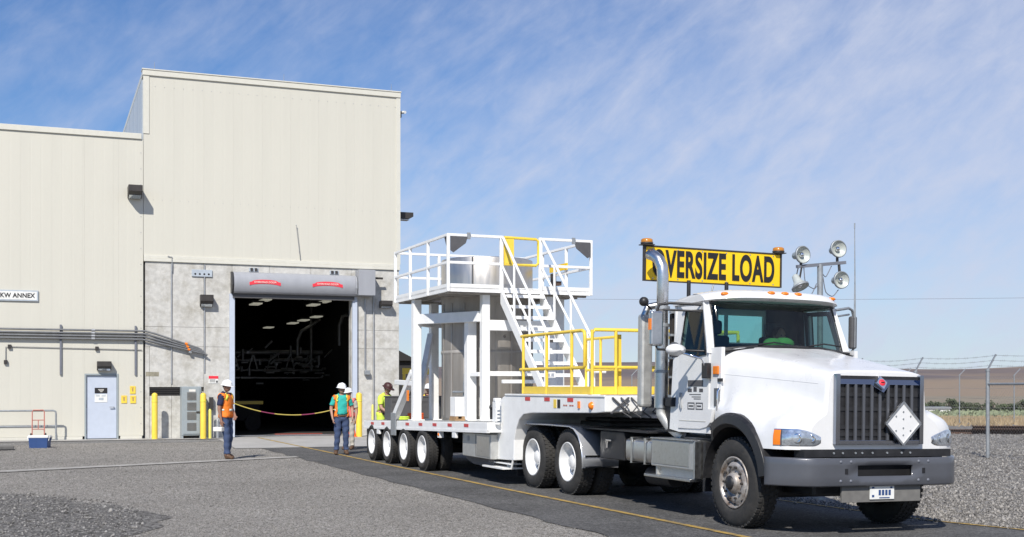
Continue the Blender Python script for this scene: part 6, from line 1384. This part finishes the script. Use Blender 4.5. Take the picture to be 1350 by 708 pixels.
    if hat:
        h = MB(); prof = [(.001, .150), (.04, .148), (.075, .132), (.10, .10), (.112, .062), (.115, .035)]
        h.loft([[H(r * math.cos(2 * math.pi * j / 22) * .93, -.004 + r * math.sin(2 * math.pi * j / 22) * 1.12, z) for j in range(22)] for r, z in prof], True, False, True)
        h.loft([[H(r * math.cos(a) * .93, -.004 + r * math.sin(a) * 1.12 + (pk if math.sin(a) > 0 else 0) * max(0, math.sin(a)), z - .012 * max(0, math.sin(a))) for a in [2 * math.pi * j / 22 for j in range(22)]] for r, z, pk in ((.112, .042, 0), (.140, .032, .045), (.140, .026, .045), (.112, .034, 0))], True, False, True)
        h.add([H(0, -.10 + .22 * f, .150 + .012 * math.sin(math.pi * f) - .04 * (2 * f - 1) ** 2) for f in (0, .25, .5, .75, 1)] + [H(.012, -.10 + .22 * f, .140 - .04 * (2 * f - 1) ** 2) for f in (0, .25, .5, .75, 1)] + [H(-.012, -.10 + .22 * f, .140 - .04 * (2 * f - 1) ** 2) for f in (0, .25, .5, .75, 1)], [(0, 1, 6, 5), (1, 2, 7, 6), (2, 3, 8, 7), (3, 4, 9, 8), (0, 10, 11, 1), (1, 11, 12, 2), (2, 12, 13, 3), (3, 13, 14, 4)])
        h.build('hard_hat', hat, P_)
    return P_
def gz(x, y): return ground(x, y) + .012
# worker at the left of the opening, side on, clipboard in hand
def face(dx, dy): return math.atan2(dy, dx) - math.pi / 2
p1 = person('worker in white hard hat and orange vest holding a white box left of the opening', (-6.46, 27.4, gz(-6.5, 27.4)), face(.95, -.30),
    dict(shR=(-.17, -.0, 1.42), elL=(.235, -.03, 1.14), wrL=(.235, .02, .90), haL=(.235, .03, .82), elR=(-.21, .02, 1.15), wrR=(-.12, .16, 1.00), haR=(-.07, .19, .94), knR=(-.10, .04, .50), anR=(-.10, -.03, .09), toR=(-.11, .14, .035), heR=(-.10, -.06, .035), knL=(.10, .09, .51), anL=(.10, .08, .09), toL=(.11, .25, .035), heL=(.10, .05, .035)),
    head_rot=(-.12, 0, -.15), skin='skin2', shirt='navy', vest='hivis', hat='hat', hair='hair', scale=1.0)
x = thing('lunch_box', 'small white box carried in the hand of the worker at left', 'box', Matrix.Translation(p1.location) @ Matrix.Rotation(p1.rotation_euler.z, 4, 'Z') @ Vector((.235, -.04, .60)), p1.rotation_euler.z); MB().box(-.07, .07, -.11, .11, .04, .14).build('box_body', 'clip', x, bevel=.015); MB().tube([(0, -.06, .14), (0, -.05, .18), (0, .05, .18), (0, .06, .14)], .008, 6).build('handle', 'railgrey', x)
p2 = person('worker in teal shirt, open orange vest and white hard hat standing by the trailer tail', (-4.10, 29.2, gz(-4.1, 29.2)), face(.30, -.95),
    dict(elR=(-.27, -.03, 1.16), wrR=(-.26, .09, .94), haR=(-.25, .13, .86), elL=(.26, -.03, 1.16), wrL=(.24, .08, .93), haL=(.23, .12, .85), chest=(0, .005, 1.30), waist=(0, .02, 1.08), anL=(.13, -.02, .09), toL=(.17, .14, .035), heL=(.125, -.05, .035)),
    head_rot=(-.05, 0, .5), skin='skin', shirt='teal', vest='hivis', vest_open=True, hat='hat', scale=.965)
p3 = person('worker in white hard hat and pinkish vest half hidden behind the teal shirted man', (-4.25, 31.6, gz(-4.2, 31.6)), face(-.3, -.95), dict(), head_rot=(-.1, 0, -.4), shirt='khaki', pants='khaki', vest='pinkv', hat='hat', scale=.90)
p4 = person('worker in lime green shirt and dark cap bending behind the trailer tail', (-3.20, 30.1, gz(-3.2, 30.1)), face(.8, -.6), dict(neck0=(0, .09, 1.42), neck=(0, .14, 1.49), chest=(0, .05, 1.28), shL=(.18, .07, 1.38), shR=(-.18, .07, 1.38), elR=(-.25, .06, 1.10), wrR=(-.24, .16, .86), haR=(-.23, .2, .78), elL=(.24, .16, 1.12), wrL=(.16, .36, 1.0), haL=(.13, .43, .97)), head_rot=(-.35, 0, 0), shirt='lime', pants='lime', hat='maroon', vest=None, skin='skin')
p5 = person('worker in white hard hat and dark red top behind the rear platform columns', (-2.15, 31.2, gz(-2.2, 31.2)), face(.2, -.98), dict(), shirt='maroon', pants='navy', vest='hivis', hat='hat', scale=.97)
# driver in the cab
p6 = person('driver in dark shirt sitting behind the windshield', tp(.48, 1.50, 1.30 - .62), YAW_T + math.pi, dict(pelvis=(0, 0, .96 - .06), waist=(0, .01, 1.06), knL=(.13, .42, .92), knR=(-.13, .42, .92), hpL=(.10, .05, .90), hpR=(-.10, .05, .90), anL=(.13, .50, .58), anR=(-.13, .50, .58), toL=(.13, .66, .54), toR=(-.13, .66, .54), heL=(.13, .46, .53), heR=(-.13, .46, .53), elL=(.24, .10, 1.16), wrL=(.20, .30, 1.28), haL=(.17, .36, 1.32), elR=(-.24, .10, 1.16), wrR=(-.20, .30, 1.28), haR=(-.17, .36, 1.32)), shirt='navy', pants='navy', sleeves='long', skin='skin2')
